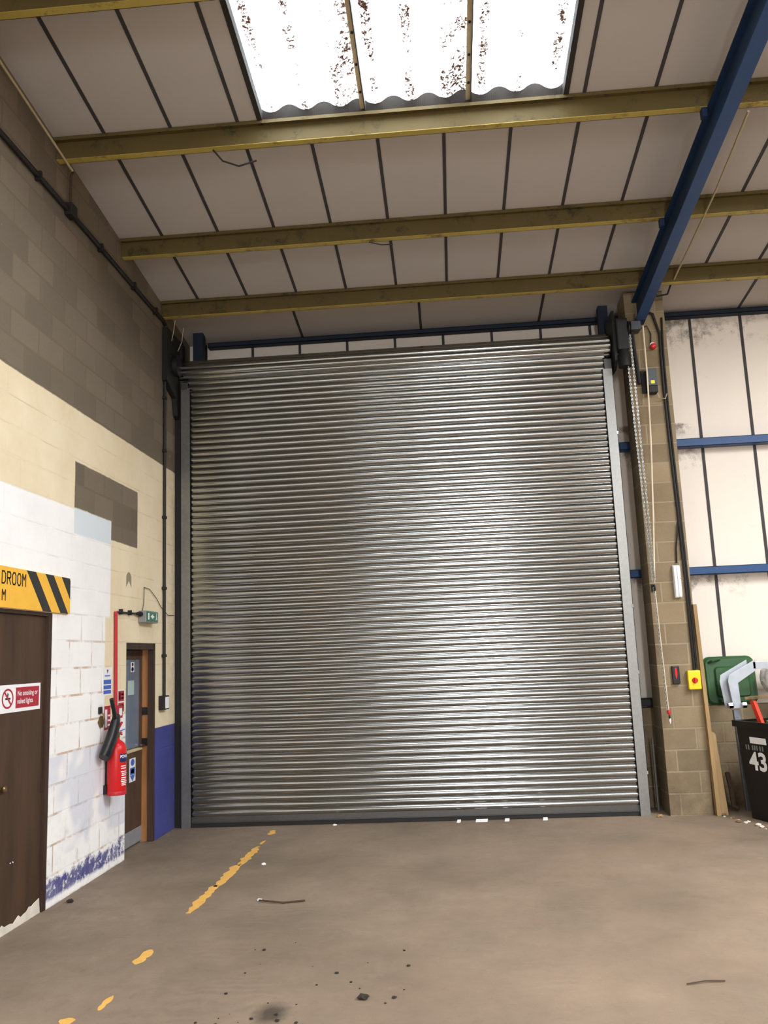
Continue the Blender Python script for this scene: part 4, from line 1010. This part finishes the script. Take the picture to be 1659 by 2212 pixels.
# green bin lid on the ledge
t = thing('bin_lid', 'green plastic bin lid propped on the low wall', 'bin lid', (3.3, 10.6, 1.13))
def rrect(w, h, r, seg=6):
    P = []
    for cx_, cz_, a0 in ((w/2-r, h/2-r, 0), (-w/2+r, h/2-r, PI/2), (-w/2+r, -h/2+r, PI), (w/2-r, -h/2+r, 3*PI/2)):
        for k in range(seg+1):
            a = a0+PI/2*k/seg; P.append((cx_+math.cos(a)*r, cz_+math.sin(a)*r))
    return P
def panel(w, h, r, y0, y1, inset, c=(3.285, 0, 1.415), tilt=-.07):
    bm = B(); rings = []
    for (ww, hh, rr, y) in ((w, h, r, y1), (w, h, r, y0+inset), (w-inset*2, h-inset*2, max(.01, r-inset), y0)):
        ring_ = []
        for a, b in rrect(ww, hh, rr):
            ring_.append(bm.verts.new((c[0]+a, y + tilt*b*-1, c[2]+b)))
        rings.append(ring_)
    for p, q in zip(rings, rings[1:]):
        for i in range(len(p)): bm.faces.new((p[i], p[(i+1)%len(p)], q[(i+1)%len(q)], q[i]))
    bm.faces.new(rings[0]); bm.faces.new(rings[-1][::-1]); return bm
obj('shell', panel(.60, .56, .09, 10.58, 10.64, .03), 'bingreen', t, smooth=True)
obj('raised_panel', panel(.40, .36, .05, 10.555, 10.59, .018, (3.30, 0, 1.40)), 'bingreen', t, smooth=True)
bm = B(); tube(bm, [(3.05, 10.59, 1.63), (3.08, 10.54, 1.65), (3.14, 10.54, 1.665), (3.18, 10.59, 1.66)], .014, 8); obj('grip', bm, 'bingreen', t, smooth=True)
bm = B(); tube(bm, [(3.10, 10.59, 1.20), (3.14, 10.54, 1.18), (3.45, 10.54, 1.18), (3.50, 10.59, 1.20)], .014, 8); obj('hinge_bar', bm, 'bingreen', t, smooth=True)
# scrap leaning in the corner beneath the lid
bm = B(); tube(bm, [(3.02, 10.2, .42), (3.05, 10.22, .25), (3.06, 10.22, .06), (3.10, 10.18, .03)], .028, 8); tag(obj('bent_bracket', bm, 'stick', smooth=True), 'bent dark metal scrap against the low wall', 'scrap')
bm = B(); bx(bm, (2.262, 10.38, 0), (2.268, 10.41, .80)); bx(bm, (2.268, 10.404, 0), (2.285, 10.41, .78)); tag(obj('steel_strip', bm, 'rail'), 'thin dull steel strip standing between shutter and pier', 'scrap')

# ================================================================= FLOOR LITTER
def rock(name, c, s, mat, label, cat, grp=None, seed=0, flat=.5):
    bm = B(); bmesh.ops.create_icosphere(bm, subdivisions=2, radius=1)
    for v in bm.verts:
        k = 1+mnoise.noise(v.co*1.8+Vector((seed, 0, 0)))*.45
        v.co = Vector((v.co.x*s*k, v.co.y*s*.8*k, v.co.z*s*flat*k)) + Vector((c[0], c[1], s*flat*.8))
    return tag(obj(name, bm, mat), label, cat, grp)
px([(-1.60, 7.03, .012), (-1.53, 6.99, .016), (-1.40, 6.96, .010), (-1.23, 7.0, .012)], 'twig', .007, 'stick', 'thin dark stick lying on the floor', 'stick')
px([(1.21, 5.215, .008), (1.32, 5.25, .010), (1.43, 5.255, .007)], 'twig', .004, 'stick', 'short thin twig near the bottom right of the floor', 'stick')
rock('scrap_daylight_bit', (-1.60, 7.05), .022, 'scrap', 'white scrap at the end of the stick', 'litter', seed=2)
rock('scrap_daylight_bit', (-1.83, 8.24), .022, 'scrap', 'small white scrap between the yellow line and the stick', 'litter', seed=3)
rock('scrap_daylight_bit', (-1.40, 10.0), .022, 'scrap', 'white scrap at the foot of the shutter, left half', 'litter', seed=4)
rock('stone', (-.58, 5.08), .030, 'stone', 'largest dark stone lying in the foreground dust', 'stone', seed=5)
rock('stone', (-3.17, 7.12), .03, 'stone', 'dark pebble at the foot of the left wall', 'stone', seed=6)
rnd = random.Random(21)
Gs = 'small pebbles in the foreground dust'
for i in range(30):
    x = -1.45+rnd.random()**1.3*1.1; y = 4.75+rnd.random()**1.5*1.3
    rock('pebble', (x, y), .003+rnd.random()**2*.011, 'stone', 'tiny dark pebble scattered in the foreground dust', 'pebble', Gs, seed=i+30)
for i, (x, w, lab) in enumerate(((-.01, .04, 'small white piece imitating daylight under the shutter, left of three'), (.245, .13, 'long white piece imitating daylight under the shutter'), (.526, .05, 'small white piece imitating daylight under the shutter, right of the long one'), (.948, .05, 'white piece imitating daylight farthest right under the shutter'))):
    bm = B(); hexa(bm, [(x-w/2, 9.98, .001), (x+w/2, 9.98, .001), (x+w/2+.01, 10.06, .001), (x-w/2+.01, 10.06, .001)], [(x-w/2, 9.98, .004), (x+w/2, 9.98, .004), (x+w/2+.01, 10.06, .02), (x-w/2+.01, 10.06, .02)])
    tag(obj('scrap_daylight_bit', bm, 'scrap'), lab, 'litter')  # flat white pieces stand in for daylight showing under the shutter
Gr = 'rubble along the low wall'
for i in range(16):
    u = i/15; x = 2.83+rnd.uniform(-.03, .05)+.27*u; y = 9.98-.9*u+rnd.uniform(-.05, .05)
    rock('stone_chip', (x, y), .012+rnd.random()*.02, 'dustwhite' if i % 3 else 'scrapwood', 'crumb of pale rubble on the floor between pier and bin', 'rubble', Gr, seed=i+80)
rock('stone_chip', (2.20, 10.0), .035, 'timber', 'pale lump of rubble beside the shutter guide foot', 'rubble', seed=99)

# ================================================================= CAMERA
f_px = 1846.98; pi_, ya_, ro_ = (math.radians(a) for a in (9.5031, 4.01, -2.3206))
F = Vector((-math.sin(ya_)*math.cos(pi_), math.cos(ya_)*math.cos(pi_), math.sin(pi_)))
R = Vector((math.cos(ya_), math.sin(ya_), 0)); U = R.cross(F)
R2 = R*math.cos(ro_)+U*math.sin(ro_); U2 = -R*math.sin(ro_)+U*math.cos(ro_)
cam = bpy.data.cameras.new('camera'); co = bpy.data.objects.new('camera', cam); C.objects.link(co)
mw = Matrix((R2, U2, -F)).transposed().to_4x4(); mw.translation = (0, 0, 1.87); co.matrix_world = mw
cam.sensor_fit = 'VERTICAL'; cam.sensor_height = 24; cam.lens = 24*f_px/2212; cam.clip_start = .05; cam.clip_end = 200
bpy.context.scene.camera = co

# ================================================================= LIGHT
w = bpy.data.worlds.new('sky'); bpy.context.scene.world = w; w.use_nodes = True
bg = w.node_tree.nodes['Background']; bg.inputs[0].default_value = (.93, .97, 1, 1); bg.inputs[1].default_value = 10.0
def area(name, loc, target, sx, sy, power, col):
    l = bpy.data.lights.new(name, 'AREA'); l.shape = 'RECTANGLE'; l.size = sx; l.size_y = sy; l.energy = power; l.color = col
    o = bpy.data.objects.new(name, l); C.objects.link(o); o.location = loc
    dv = (Vector(target)-Vector(loc)); o.rotation_euler = dv.to_track_quat('-Z', 'Y').to_euler(); return o
# added area light in the unseen doorway, brightening the streak on the shutter
area('doorway_streak_light', ((OX0+OX1)/2, YB+.05, OZ/2), ((OX0+OX1)/2, 0, OZ/2), OX1-OX0-.1, OZ-.1, 620, (.96, .98, 1))
# added area lights under the unseen roof, brightening walls, floor and shutter streak
for x, y in ((6.3, 4.2), (6.3, -4.0), (1.5, -9.0)):
    area('added_roof_light', (x, y, roofz(y)-.22), (x, y, 0), 2.6, 4.0, 850 if y > 0 else 900, (.97, .985, 1))
sc = bpy.context.scene
sc.view_settings.view_transform = 'Standard'; sc.view_settings.look = 'None'; sc.view_settings.exposure = .55; sc.view_settings.gamma = 1
sc.view_settings.use_curve_mapping = False
